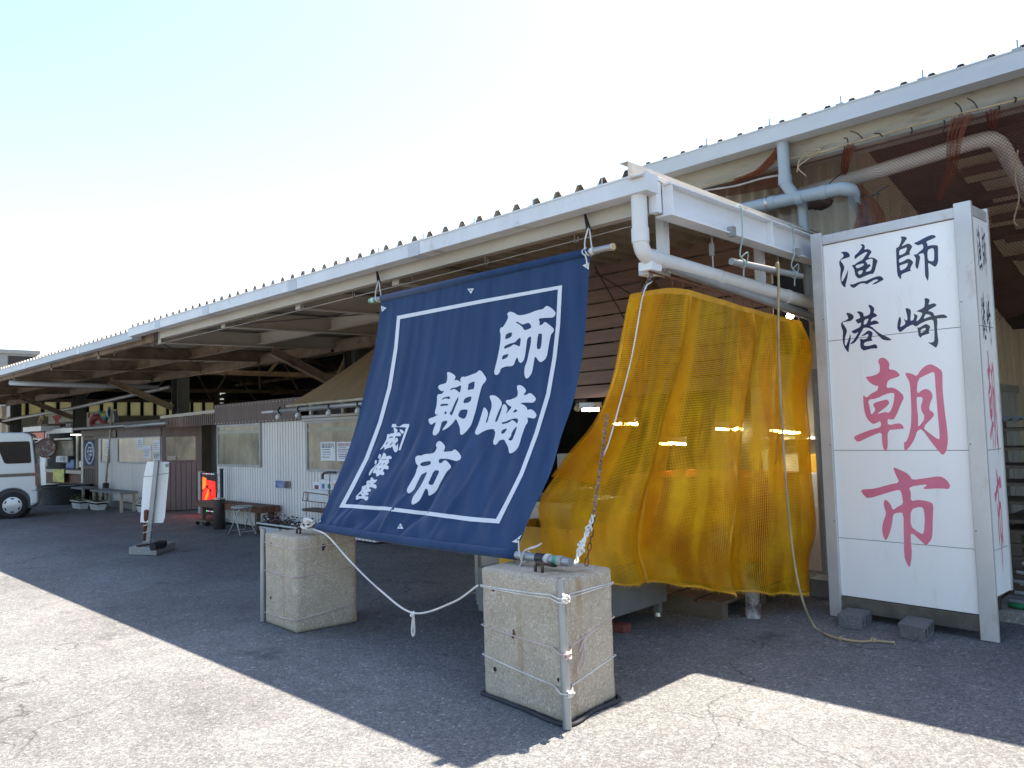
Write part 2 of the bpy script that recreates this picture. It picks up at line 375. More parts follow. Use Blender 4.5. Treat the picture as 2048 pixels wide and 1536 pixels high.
emis('bulb_light', (1.0, 0.98, 0.92), 5.0)
emis('skylight_glow', (0.95, 1.0, 0.92), 0.09)
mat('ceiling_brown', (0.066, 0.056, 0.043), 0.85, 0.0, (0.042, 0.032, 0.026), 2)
mat('beam_concrete', (0.33, 0.31, 0.255), 0.85, 0.0, (0.24, 0.225, 0.18), 1.2, (0.35, 0.7), (0.15, 0.125, 0.085), 2.2, (0.54, 0.7), (0.8, 1, 3.5), bmp=0.3, bscale=40)
emis('tube_dim', (1.0, 0.97, 0.88), 1.6)
# ------------------------------------------------------------------ mesh helpers
class MB:
    def __init__(s):
        s.v, s.f, s.uv = [], [], None
    def add(s, vs, fs):
        n = len(s.v); s.v += [V(p) for p in vs]; s.f += [tuple(i+n for i in f) for f in fs]
        return s
    def box(s, a, b):
        x0, y0, z0 = a; x1, y1, z1 = b
        return s.add([(x0, y0, z0), (x1, y0, z0), (x1, y1, z0), (x0, y1, z0), (x0, y0, z1), (x1, y0, z1), (x1, y1, z1), (x0, y1, z1)],
                     [(0, 3, 2, 1), (4, 5, 6, 7), (0, 1, 5, 4), (1, 2, 6, 5), (2, 3, 7, 6), (3, 0, 4, 7)])
    def obox(s, c, ax, ay, az):
        """box from a centre and three half-axis vectors"""
        c, ax, ay, az = V(c), V(ax), V(ay), V(az)
        p = [c+ax*i+ay*j+az*k for k in (-1, 1) for j in (-1, 1) for i in (-1, 1)]
        return s.add(p, [(0, 2, 3, 1), (4, 5, 7, 6), (0, 1, 5, 4), (1, 3, 7, 5), (3, 2, 6, 7), (2, 0, 4, 6)])
    def bar(s, a, b, w, h, up=(0, 0, 1)):
        a, b = V(a), V(b); d = (b-a); L = d.length; d.normalize()
        up = V(up)
        if abs(d.dot(up)) > 0.98: up = V((0, 1, 0))
        sd = d.cross(up).normalized(); u = sd.cross(d)
        return s.obox((a+b)/2, d*L/2, sd*w/2, u*h/2)
    def poly(s, pts):
        n = len(s.v); s.v += [V(p) for p in pts]; s.f.append(tuple(range(n, n+len(pts)))); return s
    def prism(s, pts, ext):
        n = len(pts); e = V(ext)
        a = [V(p) for p in pts]
        fs = [tuple(range(n))[::-1], tuple(range(n, 2*n))] + [(i, (i+1) % n, n+(i+1) % n, n+i) for i in range(n)]
        return s.add(a+[p+e for p in a], fs)
    def tube(s, pts, r, seg=10, closed=False, caps=True):
        pts = [V(p) for p in pts]; n = len(pts)
        rr = r if isinstance(r, (list, tuple)) else [r]*n
        t0 = (pts[1]-pts[0]).normalized()
        u = t0.cross(V((0, 0, 1)))
        if u.length < 0.05: u = t0.cross(V((1, 0, 0)))
        u.normalize()
        base = len(s.v)
        for i, p in enumerate(pts):
            if closed: t = pts[(i+1) % n]-pts[i-1]
            else: t = pts[min(i+1, n-1)]-pts[max(i-1, 0)]
            if t.length < 1e-9: t = t0
            t.normalize()
            u = u-t*u.dot(t)
            if u.length < 1e-6: u = t.orthogonal()
            u.normalize(); w_ = t.cross(u)
            for k in range(seg):
                a = 2*PI*k/seg
                s.v.append(p+(u*math.cos(a)+w_*math.sin(a))*rr[i])
        m = n if closed else n-1
        for i in range(m):
            for k in range(seg):
                a = base+i*seg+k; b = base+i*seg+(k+1) % seg
                c = base+((i+1) % n)*seg+(k+1) % seg; d = base+((i+1) % n)*seg+k
                s.f.append((a, b, c, d))
        if caps and not closed:
            s.f.append(tuple(base+k for k in range(seg))[::-1])
            s.f.append(tuple(base+(n-1)*seg+k for k in range(seg)))
        return s
    def lathe(s, c, prof, seg=20, axis=(0, 0, 1), cap=True):
        """prof: list of (radius, distance along axis)"""
        ax = V(axis).normalized(); u = ax.orthogonal().normalized(); w_ = ax.cross(u); c = V(c); base = len(s.v)
        for r, h in prof:
            for k in range(seg):
                a = 2*PI*k/seg
                s.v.append(c+ax*h+(u*math.cos(a)+w_*math.sin(a))*r)
        for i in range(len(prof)-1):
            for k in range(seg):
                a = base+i*seg+k; b = base+i*seg+(k+1) % seg
                s.f.append((a, b, b+seg, a+seg))
        if cap:
            s.f.append(tuple(base+k for k in range(seg))[::-1]); s.f.append(tuple(base+(len(prof)-1)*seg+k for k in range(seg)))
        return s
    def grid(s, nu, nv, fn, uv=None):
        """fn(u,v) -> point; uv(u,v) -> uv coordinates"""
        base = len(s.v)
        for j in range(nv+1):
            for i in range(nu+1):
                s.v.append(V(fn(i/nu, j/nv)))
        if uv is not None:
            if s.uv is None: s.uv = {}
            for j in range(nv+1):
                for i in range(nu+1):
                    s.uv[base+j*(nu+1)+i] = uv(i/nu, j/nv)
        for j in range(nv):
            for i in range(nu):
                a = base+j*(nu+1)+i
                s.f.append((a, a+1, a+nu+2, a+nu+1))
        return s

def build(name, mb, m, parent=None, smooth=False, bevel=0.0, seg=2, auto=None):
    me = bpy.data.meshes.new(name)
    o = bpy.data.objects.new(name, me)
    COL.objects.link(o)
    inv = None
    if parent is not None:
        o.parent = parent
        inv = parent_inv(parent)
    vs = [tuple(inv @ p) if inv else tuple(p) for p in mb.v]
    me.from_pydata(vs, [], mb.f)
    if mb.uv:
        lay = me.uv_layers.new(name='UVMap')
        for lp in me.loops:
            lay.data[lp.index].uv = mb.uv.get(lp.vertex_index, (0, 0))
    bm = bmesh.new(); bm.from_mesh(me)
    if not mb.uv:
        bmesh.ops.recalc_face_normals(bm, faces=bm.faces)
    bm.to_mesh(me); bm.free()
    if m: me.materials.append(M[m] if isinstance(m, str) else m)
    if smooth:
        me.polygons.foreach_set('use_smooth', [True]*len(me.polygons))
        if auto:
            try: me.set_sharp_from_angle(angle=math.radians(auto))
            except Exception: pass
    if bevel:
        b = o.modifiers.new('bevel', 'BEVEL'); b.width = bevel; b.segments = seg; b.limit_method = 'ANGLE'; b.angle_limit = math.radians(35)
    return o
def parent_inv(p):
    mw = Matrix.Identity(4); q = p
    while q is not None:
        mw = q.matrix_basis @ mw; q = q.parent
    return mw.inverted()
def tag(o, label=None, cat=None, group=None, kind=None):
    if label: o['label'] = label
    if cat: o['category'] = cat
    if group: o['group'] = group
    if kind: o['kind'] = kind
    return o
def thing(name, loc, label, cat, group=None, rz=0.0):
    o = bpy.data.objects.new(name, None); o.empty_display_size = 0.1
    COL.objects.link(o); o.location = V(loc); o.rotation_euler = (0, 0, rz)
    return tag(o, label, cat, group)
def copy_tree(o, parent=None):
    c = o.copy(); COL.objects.link(c); c.parent = parent
    for ch in list(o.children): copy_tree(ch, c)
    return c
def arc(c, u, w_, r, a0, a1, n):
    c, u, w_ = V(c), V(u), V(w_)
    return [c+(u*math.cos(a0+(a1-a0)*i/n)+w_*math.sin(a0+(a1-a0)*i/n))*r for i in range(n+1)]
def smooth_path(pts, k=6):
    pts = [V(p) for p in pts]; out = []
    P = [pts[0]*2-pts[1]]+pts+[pts[-1]*2-pts[-2]]
    for i in range(1, len(P)-2):
        a, b, c, d = P[i-1], P[i], P[i+1], P[i+2]
        for j in range(k):
            t = j/k
            out.append(0.5*((2*b)+(c-a)*t+(2*a-5*b+4*c-d)*t*t+(3*b-a-3*c+d)*t**3))
    out.append(pts[-1]); return out
def sag(a, b, drop, n=14):
    a, b = V(a), V(b)
    return [a.lerp(b, i/n)-V((0, 0, drop*4*(i/n)*(1-i/n))) for i in range(n+1)]
def ibeam(mb, a, b, h, w_, tw=0.008, tf=0.011, up=(0, 0, 1)):
    """I-section whose TOP centre runs a -> b"""
    a, b, up = V(a), V(b), V(up)
    mb.bar(a-up*tf/2, b-up*tf/2, w_, tf, up)
    mb.bar(a-up*(h-tf/2), b-up*(h-tf/2), w_, tf, up)
    mb.bar(a-up*(h/2), b-up*(h/2), tw, h-2*tf, up)
    return mb
def text_mesh(body, size, org, xd, yd, extr=0.0):
    """lettering as flat faces: org = lower left corner"""
    c = bpy.data.curves.new('text', 'FONT'); c.body = body; c.size = size
    o = bpy.data.objects.new('text', c); COL.objects.link(o)
    dg = bpy.context.evaluated_depsgraph_get()
    me = bpy.data.meshes.new_from_object(o.evaluated_get(dg))
    mb = MB(); org, xd, yd = V(org), V(xd).normalized(), V(yd).normalized()
    mb.add([org+xd*v.co.x+yd*v.co.y for v in me.vertices], [tuple(p.vertices) for p in me.polygons])
    bpy.data.objects.remove(o); bpy.data.curves.remove(c); bpy.data.meshes.remove(me)
    return mb
def inside(p, loops):
    c = False; x, y = p
    for L in loops:
        j = len(L)-1
        for i in range(len(L)):
            xi, yi = L[i]; xj, yj = L[j]
            if (yi > y) != (yj > y) and x < (xj-xi)*(y-yi)/(yj-yi)+xi: c = not c
            j = i
    return c
def chaikin(L):
    out = []
    n = len(L)
    for i in range(n):
        a, b = L[i], L[(i+1) % n]
        out.append((a[0]*0.78+b[0]*0.22, a[1]*0.78+b[1]*0.22)); out.append((a[0]*0.22+b[0]*0.78, a[1]*0.22+b[1]*0.78))
    return out
def fill(loops, step=0.0, rnd=True):
    """triangulate outlines (even-odd) -> 2D verts, tris; step adds inner points"""
    if rnd: loops = [chaikin(L) for L in loops]
    vs, es = [], []
    for L in loops:
        b = len(vs); n = len(L)
        vs += [V(p) for p in L]; es += [(b+i, b+(i+1) % n) for i in range(n)]
    if step:
        xs = [p.x for p in vs]; ys = [p.y for p in vs]
        y = min(ys)
        while y < max(ys):
            x = min(xs)
            while x < max(xs):
                if inside((x, y), loops): vs.append(V((x, y)))
                x += step
            y += step
    r = delaunay_2d_cdt(vs, es, [], 0, 1e-5)
    ov, of = r[0], r[2]
    tris = []
    for f in of:
        cx = sum(ov[i].x for i in f)/len(f); cy = sum(ov[i].y for i in f)/len(f)
        if inside((cx, cy), loops): tris.append(tuple(f))
    return ov, tris
# ------------------------------------------------------------------ brush lettering outlines, traced: origin, scale, outlines (outer, holes, islands)
def G(ox, oy, s, *loops):
    out = []
    for L in loops:
        n = [int(q) for q in L.replace(',', ' ').split()]
        out.append([(ox+n[i]/s, oy+n[i+1]/s) for i in range(0, len(n), 2)])
    return out
BAN = [
 G(980, 600, 9.6, "380,222 460,240 540,297 650,290 760,260 890,205 1030,175 1070,125 1110,115 1180,150 1250,215 1268,255 1250,310 1210,340 1050,345 935,360 965,430 950,490 1010,475 1045,430 1075,425 1150,480 1220,540 1238,575 1220,620 1180,660 1155,760 1120,960 1100,1080 1060,1150 990,1197 950,1185 870,1070 845,1220 815,1390 770,1470 715,1517 680,1490 665,1420 672,1290 715,1190 755,1000 790,850 800,690 722,735 705,880 670,1130 630,1195 590,1215 555,1180 530,1090 490,1165 475,1230 430,1275 320,1275 215,1315 195,1390 150,1440 110,1445 85,1400 100,1320 150,1120 200,860 215,680 195,610 200,550 230,520 250,530 310,440 355,350 355,310 335,270",
   "505,440 525,412 600,460 645,475 745,432 790,480 805,535 690,583 660,575 630,520 560,465", "310,660 415,622 435,640 415,715 295,765", "585,720 600,760 580,905 520,870 460,850 400,900 272,945 285,885 400,835 490,815 530,765", "245,1070 355,1035 365,1050 335,1110 235,1155", "930,650 990,645 1008,670 990,900 960,948 900,940"),
 G(940, 760, 9.6, "385,310 420,293 500,305 570,360 622,430 615,490 560,600 480,805 525,812 615,580 620,520 650,470 680,465 720,520 728,570 690,665 815,520 770,505 725,470 690,415 710,388 770,385 910,330 930,250 905,140 920,105 970,98 1030,130 1080,190 1080,225 1030,295 1090,290 1140,255 1180,258 1240,310 1278,360 1260,405 1215,443 1100,435 960,445 1070,500 1100,545 1105,585 1155,563 1215,580 1265,630 1288,680 1265,730 1220,745 1100,720 1120,780 1110,825 1065,890 1000,1080 955,1240 920,1320 850,1390 780,1418 755,1395 740,1290 690,1200 660,1140 570,1165 530,1230 490,1252 455,1235 450,1180 480,1100 495,995 475,985 470,945 390,948 290,975 200,1030 150,1060 120,1050 98,1010 180,830 260,560 283,522 330,570 355,630 345,700 305,830 340,820 380,660 420,540 425,450 390,350",
   "880,555 925,605 820,640", "610,820 690,805 800,755 900,735 935,770 912,850 870,800 815,770 760,820 630,855", "905,890 905,930 860,1060 820,1155 790,1170 735,1150 795,1085 805,1020 850,950", "620,965 715,930 710,960 665,1030 605,1038"),
 G(840, 730, 9.6, "525,155 550,135 610,155 680,205 690,235 665,300 720,288 775,325 790,345 780,270 820,222 870,235 960,200 1090,155 1130,110 1170,105 1220,160 1285,265 1270,315 1200,390 1160,520 1080,860 1040,1000 990,1150 930,1240 860,1320 800,1350 775,1325 775,1210 735,1110 697,1030 640,1120 530,1220 415,1270 560,1070 430,1080 400,1200 375,1290 330,1340 280,1362 250,1330 260,1250 325,1085 215,1158 180,1110 165,1060 190,1025 270,1005 360,950 340,945 315,965 290,920 300,870 325,780 335,660 330,610 355,560 390,565 440,550 475,490 430,508 395,495 345,430 380,385 440,370 510,350 530,290 535,210",
   "605,445 720,430 790,385 798,430 775,545 715,490 660,455 585,500", "750,600 740,680 690,800 650,900 612,985 570,925 610,890 650,790 700,680", "415,685 450,630 588,600 575,665 530,645 470,650", "410,750 553,745 540,785 470,785 395,798", "480,900 500,895 525,918 505,945 475,950", "935,365 1055,310 1055,390 1035,475 1010,465 920,490 935,420", "865,640 1005,595 975,715 830,745", "780,870 850,855 930,860 900,980 870,1030 830,1040 730,985"),
 G(800, 870, 9.6, "720,140 750,115 800,130 860,195 875,235 860,290 835,328 930,322 1010,315 1040,280 1080,285 1140,345 1188,420 1165,475 1110,505 1060,500 930,460 750,460 755,545 805,545 850,495 890,488 950,550 990,610 970,650 910,695 850,800 770,940 730,1040 660,1120 565,1170 548,1150 545,1070 500,1020 460,1100 410,1210 370,1270 300,1320 245,1343 228,1310 235,1250 270,1170 360,1050 450,900 535,705 480,735 415,765 330,940 280,1050 220,1110 165,1128 138,1090 145,1030 220,900 300,760 330,650 355,590 340,583 310,545 297,480 300,430 345,395 410,400 480,370 610,362 670,335 705,270 710,230 690,195",
   "385,570 430,525 590,497 600,540 590,570 500,600 420,600", "660,682 770,685 720,800 640,960 600,965 542,940 590,840"),
 G(740, 840, 19.2, "920,310 950,288 1010,330 1075,400 1070,440 1020,500 1110,480 1150,485 1210,560 1190,620 1155,630 990,625 970,700 960,800 1000,690 1050,680 1095,770 1060,840 970,920 1010,1020 1050,960 1090,880 1085,1150 1050,1220 990,1250 930,1200 895,1110 870,1010 800,1070 690,1085 590,1145 565,1130 570,1020 480,1110 380,1165 470,1040 570,880 650,740 665,600 680,545 760,555 850,520 945,515 945,420",
   "755,705 770,660 830,640 895,640 885,700 850,680 800,700 740,725", "620,940 660,870 730,830 640,970", "870,830 885,900 730,1040 790,960", "1135,395 1180,360 1270,400 1320,465 1290,530 1235,540"),
 G(700, 900, 15.36, "890,170 915,125 945,125 970,180 940,260 905,280 870,240", "780,320 810,305 840,350 815,430 760,440 765,370", "840,410 820,470 750,560 700,640 650,740 600,785 578,780 600,690 650,600 740,520",
   "1035,100 1060,88 1110,125 1120,170 1100,205 1230,175 1270,200 1298,250 1250,290 1190,280 1215,370 1190,410 1130,470 1180,490 1205,540 1180,600 1150,608 1065,575 1020,650 1070,720 1050,770 1010,785 935,750 890,800 825,820 810,770 815,715 740,720 700,700 720,640 760,570 810,500 860,440 920,340 865,360 930,290 1000,200",
   "970,300 1140,280 1130,305 980,315", "910,470 940,420 970,400 950,450 920,475", "1030,470 1060,390 1085,400 1055,465", "800,610 830,560 855,565 820,610", "900,620 950,560 985,560 930,625"),
 G(700, 940, 19.2, "790,330 830,290 880,290 925,350 920,385 1050,370 1050,410 1010,470 890,550 990,555 1040,640 1030,710 990,730 900,690 780,655 740,725 790,725 825,775 790,840 640,865 720,890 730,940 690,980 560,990 650,1040 710,1020 720,1110 650,1190 610,1180 520,1110 450,1100 350,1120 240,1155 230,1110 260,1050 215,1050 330,920 460,770 460,650 520,610 640,580 640,440 680,410 800,395",
   "725,545 760,515 805,515 780,545", "620,690 650,670 640,720 615,735", "430,885 530,765 545,740 470,850", "460,895 500,860 550,868 530,885", "300,1010 415,900 430,970 490,985 440,1010"),
]
BRACKET = G(740, 840, 19.2, "875,160 1520,160 1520,230 1180,1170 1105,1160 1400,290 840,285")
SIGN = [
 ('sign_black', G(1664, 480, 12.8, "215,322 300,298 370,298 430,335 458,390 450,440 360,460 225,510 225,545 270,600 315,680 310,750 270,850 245,960 245,1065 275,1055 330,950 380,840 415,735 405,890 380,1020 350,1130 345,1215 300,1200 240,1120 212,1000 212,860 225,740 190,640 182,560 210,510 290,430 300,390 270,345",
   "720,128 770,100 820,120 845,175 825,250 900,228 970,250 1022,305 970,370 925,460 1010,445 1080,460 1175,525 1140,610 1110,740 1080,830 1030,875 1000,862 860,915 690,995 600,920 590,860 565,740 500,640 570,640 650,570 780,510 850,400 915,310 850,310 700,400 580,500 575,400 650,340 750,220 780,160",
   "850,540 920,495 1030,475 1045,500 1035,640 1005,780 870,820 870,770 995,655 960,615 900,630 895,590", "590,655 810,590 820,650 640,740", "660,800 800,765 760,870 680,890",
   "450,1115 480,1140 560,1130 680,1075 790,1050 870,1050 980,995 1120,940 1210,920 1280,945 1330,1015 1230,1060 1130,1120 1015,1150 1080,1095 1190,1030 1150,1005 1080,1020 960,1090 885,1140 850,1110 760,1105 680,1140 590,1215 530,1225 480,1190")),
 ('sign_black', G(1780, 460, 12.8, "262,172 350,165 410,180 437,212 390,280 290,425 370,385 455,345 510,360 577,420 530,500 492,585 525,615 500,630 380,665 225,745 235,845 340,800 430,745 490,735 550,770 600,830 550,910 515,1000 540,1045 440,1070 285,1135 285,1250 265,1258 185,1150 165,800 150,450 215,450 270,330 300,230",
   "240,515 330,480 445,435 400,570 340,615 230,655", "240,910 340,880 470,835 440,920 400,980 265,1050",
   "600,340 700,300 850,215 1000,145 1090,123 1150,140 1175,180 1140,205 1020,255 920,300 960,360 955,410 1060,385 1190,385 1232,410 1230,600 1235,760 1215,870 1155,950 1080,900 970,830 985,1000 995,1150 980,1270 965,1308 930,1240 895,1160 890,900 875,590 790,600 720,635 765,665 772,710 745,850 718,985 695,995 655,950 645,870 665,735 640,690 600,630 690,620 740,565 860,475 835,350 730,393 690,385",
   "955,515 1070,465 1110,470 1130,540 1130,700 1120,790 1070,805 965,775")),
 ('sign_black', G(1670, 600, 12.8, "285,322 400,340 465,390 485,440 450,500 390,540 240,560 195,575 200,610 250,670 305,760 300,830 265,930 250,1030 250,1140 280,1180 330,1060 395,855 405,970 380,1100 360,1200 350,1290 358,1330 320,1325 250,1230 205,1110 195,980 205,800 165,700 150,620 170,570 210,550 300,510 345,465 310,390",
   "560,320 590,285 680,300 730,350 735,430 890,370 905,280 895,210 850,150 885,115 950,150 1000,200 1005,250 985,330 1040,350 1085,405 1040,430 945,465 905,565 1000,520 1060,530 1115,570 1135,600 1050,615 880,655 960,700 1040,780 1170,870 1330,940 1462,1018 1370,1038 1220,1020 1120,920 1000,790 900,725 790,705 720,725 715,750 640,880 560,1030 480,1110 370,1135 450,1060 530,950 610,800 520,865 450,840 415,805 500,760 650,690 670,570 590,610 550,560 520,505 650,465 630,390 600,340",
   "745,510 865,465 835,550 810,605 730,640", "660,915 730,880 840,780 900,785 970,840 950,920 930,990 970,1045 880,1050 745,1090 735,1170 840,1180 960,1150 1010,1130 1060,1145 1090,1200 1075,1240 960,1240 840,1265 740,1295 680,1260 645,1190 650,1060 630,990 750,1010 840,970 860,870 800,885 730,920")),
 ('sign_black', G(1785, 585, 12.8, "185,612 210,650 225,730 190,880 240,870 340,800 285,660 340,715 380,710 380,600 325,400 380,397 450,430 475,470 455,730 530,710 560,620 540,540 600,565 650,600 600,745 680,700 740,600 770,525 690,500 600,480 700,440 815,380 830,240 815,150 880,140 940,175 955,205 910,320 1040,275 1090,280 1130,325 1090,360 890,470 1000,490 1050,530 1075,600 1200,570 1300,560 1360,580 1420,645 1300,655 1130,665 1150,720 1140,920 1155,1100 1175,1230 1160,1330 1115,1425 1020,1350 890,1270 980,1285 1070,1260 1075,1050 1065,850 1040,690 900,715 740,780 600,875 560,850 510,820 400,870 300,940 205,1020 150,980 120,900 130,780 155,680",
   "845,550 920,560 1000,605 900,635 790,680", "630,880 680,905 830,810 890,810 970,870 935,960 925,1000 960,1045 830,1080 740,1120 735,1155 715,1158 665,1100 650,980", "720,945 860,895 835,980 720,1050")),
 ('sign_red', G(1695, 710, 7.314, "445,90 475,45 520,37 570,60 615,120 605,212 670,215 730,245 768,295 740,320 590,365 565,485 650,475 720,500 835,605 780,720 720,870 680,940 640,945 585,935 590,1030 750,995 800,1020 835,1080 720,1085 585,1100 590,1340 565,1422 525,1370 505,1280 500,1125 380,1170 270,1220 150,1280 80,1200 200,1145 350,1090 490,1055 485,965 430,990 370,1015 280,930 240,800 225,570 275,630 350,560 435,525 455,450 410,450 330,410 255,315 340,315 470,265 475,160",
   "295,655 430,635 560,570 660,550 690,570 670,720 615,850 545,830 415,875 620,715 590,655 540,655 360,710 415,800 345,885 330,780",
   "840,255 950,275 1010,315 1080,205 1160,145 1230,135 1300,170 1370,220 1390,270 1390,500 1420,800 1460,1100 1470,1250 1450,1400 1400,1465 1360,1440 1230,1280 1085,1075 1015,1115 990,1210 930,1320 850,1405 830,1380 825,1270 860,1275 900,1170 930,1030 935,800 920,500 905,390 860,310",
   "1030,350 1150,290 1250,245 1275,265 1290,500 1320,860 1350,1180 1345,1230 1310,1225 1180,1130 1100,1060 1270,890 1255,840 1190,800 1210,700 1250,605 1220,530 1170,497 1110,500 1010,575", "1010,610 1085,615 1105,640 1065,780 1140,920 1030,1070 1035,930 1015,740")),
 ('sign_red', G(1705, 930, 7.314, "595,45 620,37 790,115 840,160 875,220 1080,190 1280,160 1370,210 1430,295 1415,355 1280,340 1010,355 1100,290 1050,285 880,310 825,340 855,400 850,530 970,508 1080,525 1160,555 1183,590 1175,800 1170,1020 1150,1100 1080,1178 1040,1150 850,970 855,1130 868,1270 860,1400 835,1508 790,1430 755,1330 750,1000 745,700 670,695 595,715 580,860 550,980 510,1080 480,1103 440,1020 432,900 455,810 495,710 460,610 455,560 475,495 555,565 590,665 660,610 740,570 730,470 710,390 680,360 560,390 230,495 170,450 110,360 330,345 520,290 690,255 640,160",
   "850,650 1000,605 1045,650 1058,800 1045,990 1020,1012 950,975 850,895")),
]
# ================================================================== SETTING
g = MB(); g.grid(2, 2, lambda u, v: (-400+u*800, -400+v*800, 0))
tag(build('ground', g, 'asphalt'), kind='structure')
g = MB(); g.box((-1.62, 6.72, 0), (6.0, 12.0, 0.09))
tag(build('pavement', g, 'slab_concrete', bevel=0.01), kind='structure')

# ================================================================== MARKET SHED
shed = thing('market_shed', (-10.7, 7.3, 0), 'long open market shed with low ribbed roof, pale gutter and dark columns', 'market hall')
RX0, RX1, RX2 = -2.72, -11.45, -36.0        # right end, joint between new and old canopy, far left end
EY = 4.0
# ribbed roof sheet: trapezoid ribs running front to back
def ribbed(mb, x0, x1, y0, y1, z0, z1, pitch, h):
    n = max(1, round(abs(x1-x0)/pitch)); s = 1 if x1 > x0 else -1; pitch = abs(x1-x0)/n
    xs = []
    for i in range(n):
        b = x0+s*i*pitch
        xs += [(b, 0), (b+s*pitch*.30, 0), (b+s*pitch*.56, h), (b+s*pitch*.74, h)]
    xs.append((x0+s*n*pitch, 0))
    base = len(mb.v)
    for x, dz in xs: mb.v += [V((x, y0, z0+dz)), V((x, y1, z1+dz))]
    for i in range(len(xs)-1):
        a = base+2*i; mb.f.append((a, a+2, a+3, a+1))
    return mb
m = ribbed(MB(), RX0-0.02, RX1-0.06, EY+0.06, 7.6, 3.108, 3.19, 0.2, 0.09)
build('roof_sheet', m, 'roof_sheet', shed)
m = ribbed(MB(), RX1+0.12, RX2, EY+0.11, 7.6, 3.085, 3.17, 0.2, 0.085)
build('roof_sheet', m, 'roof_sheet', shed)
# main hall roof behind the canopy (dark, rises to a ridge)
m = MB()
m.add([(-34.2, 13, 4.9), (-4.3, 13, 4.9), (-34.2, 20.2, 3.3), (-4.3, 20.2, 3.3)], [(1, 0, 2, 3)])
lights_x = [-8.2, -12.6, -16.9, -21.2, -26.4]
edges = [-4.3]+[q for x in lights_x for q in (x, x-0.25)]+[-34.2]
for k in range(0, len(edges), 2):
    a, b = edges[k], edges[k+1]; m.add([(a, 7.3, 3.30), (b, 7.3, 3.30), (b, 13, 4.9), (a, 13, 4.9)], [(0, 1, 2, 3)])
for x in lights_x:
    build('skylight_stand_in', MB().add([(x+0.05, 7.3, 3.31), (x-0.30, 7.3, 3.31), (x-0.30, 13, 4.91), (x+0.05, 13, 4.91)], [(0, 1, 2, 3)]), 'clerestory', shed)  # translucent strips out of view, added to let daylight into the hall
for x in (-10.75, -17.75, -24.85, -31.85):
    build('hall_truss', MB().bar((x, 7.5, 3.18), (x, 13, 4.72), 0.12, 0.16), 'beam_old', shed); build('hall_truss', MB().bar((x, 19.8, 3.2), (x, 13, 4.72), 0.12, 0.16), 'beam_old', shed)
    build('hall_tie', MB().bar((x, 7.6, 3.1), (x, 19.8, 3.1), 0.1, 0.12), 'beam_old', shed)
    for y in (9.5, 11.5, 13, 14.5, 16.5): build('hall_web', MB().bar((x, y, 3.1), (x, y+(1 if y < 13 else -1)*0.9*(y != 13), 4.9-abs(y+(0.9 if y < 13 else -0.9)-13)*0.26), 0.06, 0.06), 'beam_old', shed)
for y, z in ((9.6, 3.9), (11.3, 4.35), (14.8, 4.4), (16.6, 4.0), (18.3, 3.6)):
    build('hall_purlin', MB().box((-34, y-0.04, z-0.12), (-4.6, y+0.04, z)), 'beam_old', shed)
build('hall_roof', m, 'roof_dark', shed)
# gutters
def gutter(x0, x1, y, z0, z1, d=0.13):
    m = MB(); t = 0.006
    m.box((x1, y, z0), (x0, y+t, z1)); m.box((x1, y+t, z0), (x0, y+d, z0+t)); m.box((x1, y+d-t, z0+t), (x0, y+d, z1-0.02))
    m.box((x1, y-0.008, z1-0.012), (x0, y, z1))
    m.box((x0, y-0.001, z0-0.001), (x0+t, y+d, z1)); m.box((x1-t, y, z0), (x1, y+d, z1-0.02))
    return m
gt = build('gutter', gutter(RX0+0.03, RX1, EY, 3.012, 3.128), 'gutter_paint', shed)
for x in (-5.0, -6.95, -8.95, -10.4):
    m = MB(); m.box((x-0.075, EY-0.004, 3.007), (x+0.075, EY+0.12, 3.123)); build('joint_sleeve', m, 'gutter_blue', gt)
go = build('gutter', gutter(RX1-0.0, RX2, EY+0.05, 2.985, 3.10), 'gutter_blue', shed)
for x in (-13.8, -17.0, -21.5, -27):
    m = MB(); m.box((x-0.05, EY+0.046, 2.98), (x+0.05, EY+0.17, 3.096)); build('joint_sleeve', m, 'gutter_paint', go)
# small bolts along the gutter lip
for i in range(12):
    x = -3.05-i*0.62
    m = MB(); m.tube([(x, EY+0.03, 3.10), (x, EY+0.03, 3.185)], 0.005, 6); m.box((x-0.02, EY+0.0, 3.126), (x+0.02, EY+0.06, 3.136))
    build('gutter_bolt', m, 'steel_grey', shed)
# eave beams (channels)
def channel(x0, x1, y, z0, z1, fl=0.07):
    m = MB(); m.box((x1, y, z0), (x0, y+0.007, z1)); m.box((x1, y+0.007, z0), (x0, y+fl, z0+0.008)); m.box((x1, y+0.007, z1-0.008), (x0, y+fl, z1)); return m
build('eave_beam', channel(RX0-0.06, -10.75, 4.17, 2.925, 3.085), 'beam_paint', shed)
xs = [-11.15, -13.45, -16.0, -18.6, -21.6, -24.8, -28.3, -32, RX2]
for a, b in zip(xs, xs[1:]):
    build('eave_beam', channel(a, b+0.06, 4.24, 2.93, 3.075), 'beam_old', shed)
# rafters front to back
for i, x in enumerate([-5.6, -7.3, -9.05, -11.0, -13.5, -16.05, -18.65, -21.65, -24.85, -28.35, -32.0]):
    m = ibeam(MB(), (x, 4.26, 3.09), (x, 7.55, 3.16), 0.20, 0.10)
    m.box((x-0.05, 4.262, 2.885), (x+0.05, 4.27, 3.085))
    build('rafter', m, 'beam_paint' if x > -12 else 'beam_old', shed)
# purlins along the shed between the rafters
for y, z, mt in ((5.75, 3.06, 0), (7.05, 3.02, 1)):
    X = [-5.6, -7.3, -9.05, -11.0, -13.5, -16.05, -18.65, -21.65, -24.85, -28.35, -32.0]
    for a, b in zip(X, X[1:]):
        m = ibeam(MB(), (a-0.055, y, z+0.06), (b+0.055, y, z+0.06), 0.17 if not mt else 0.19, 0.09)
        build('purlin', m, 'beam_paint' if b > -12 and not mt else 'beam_old', shed)
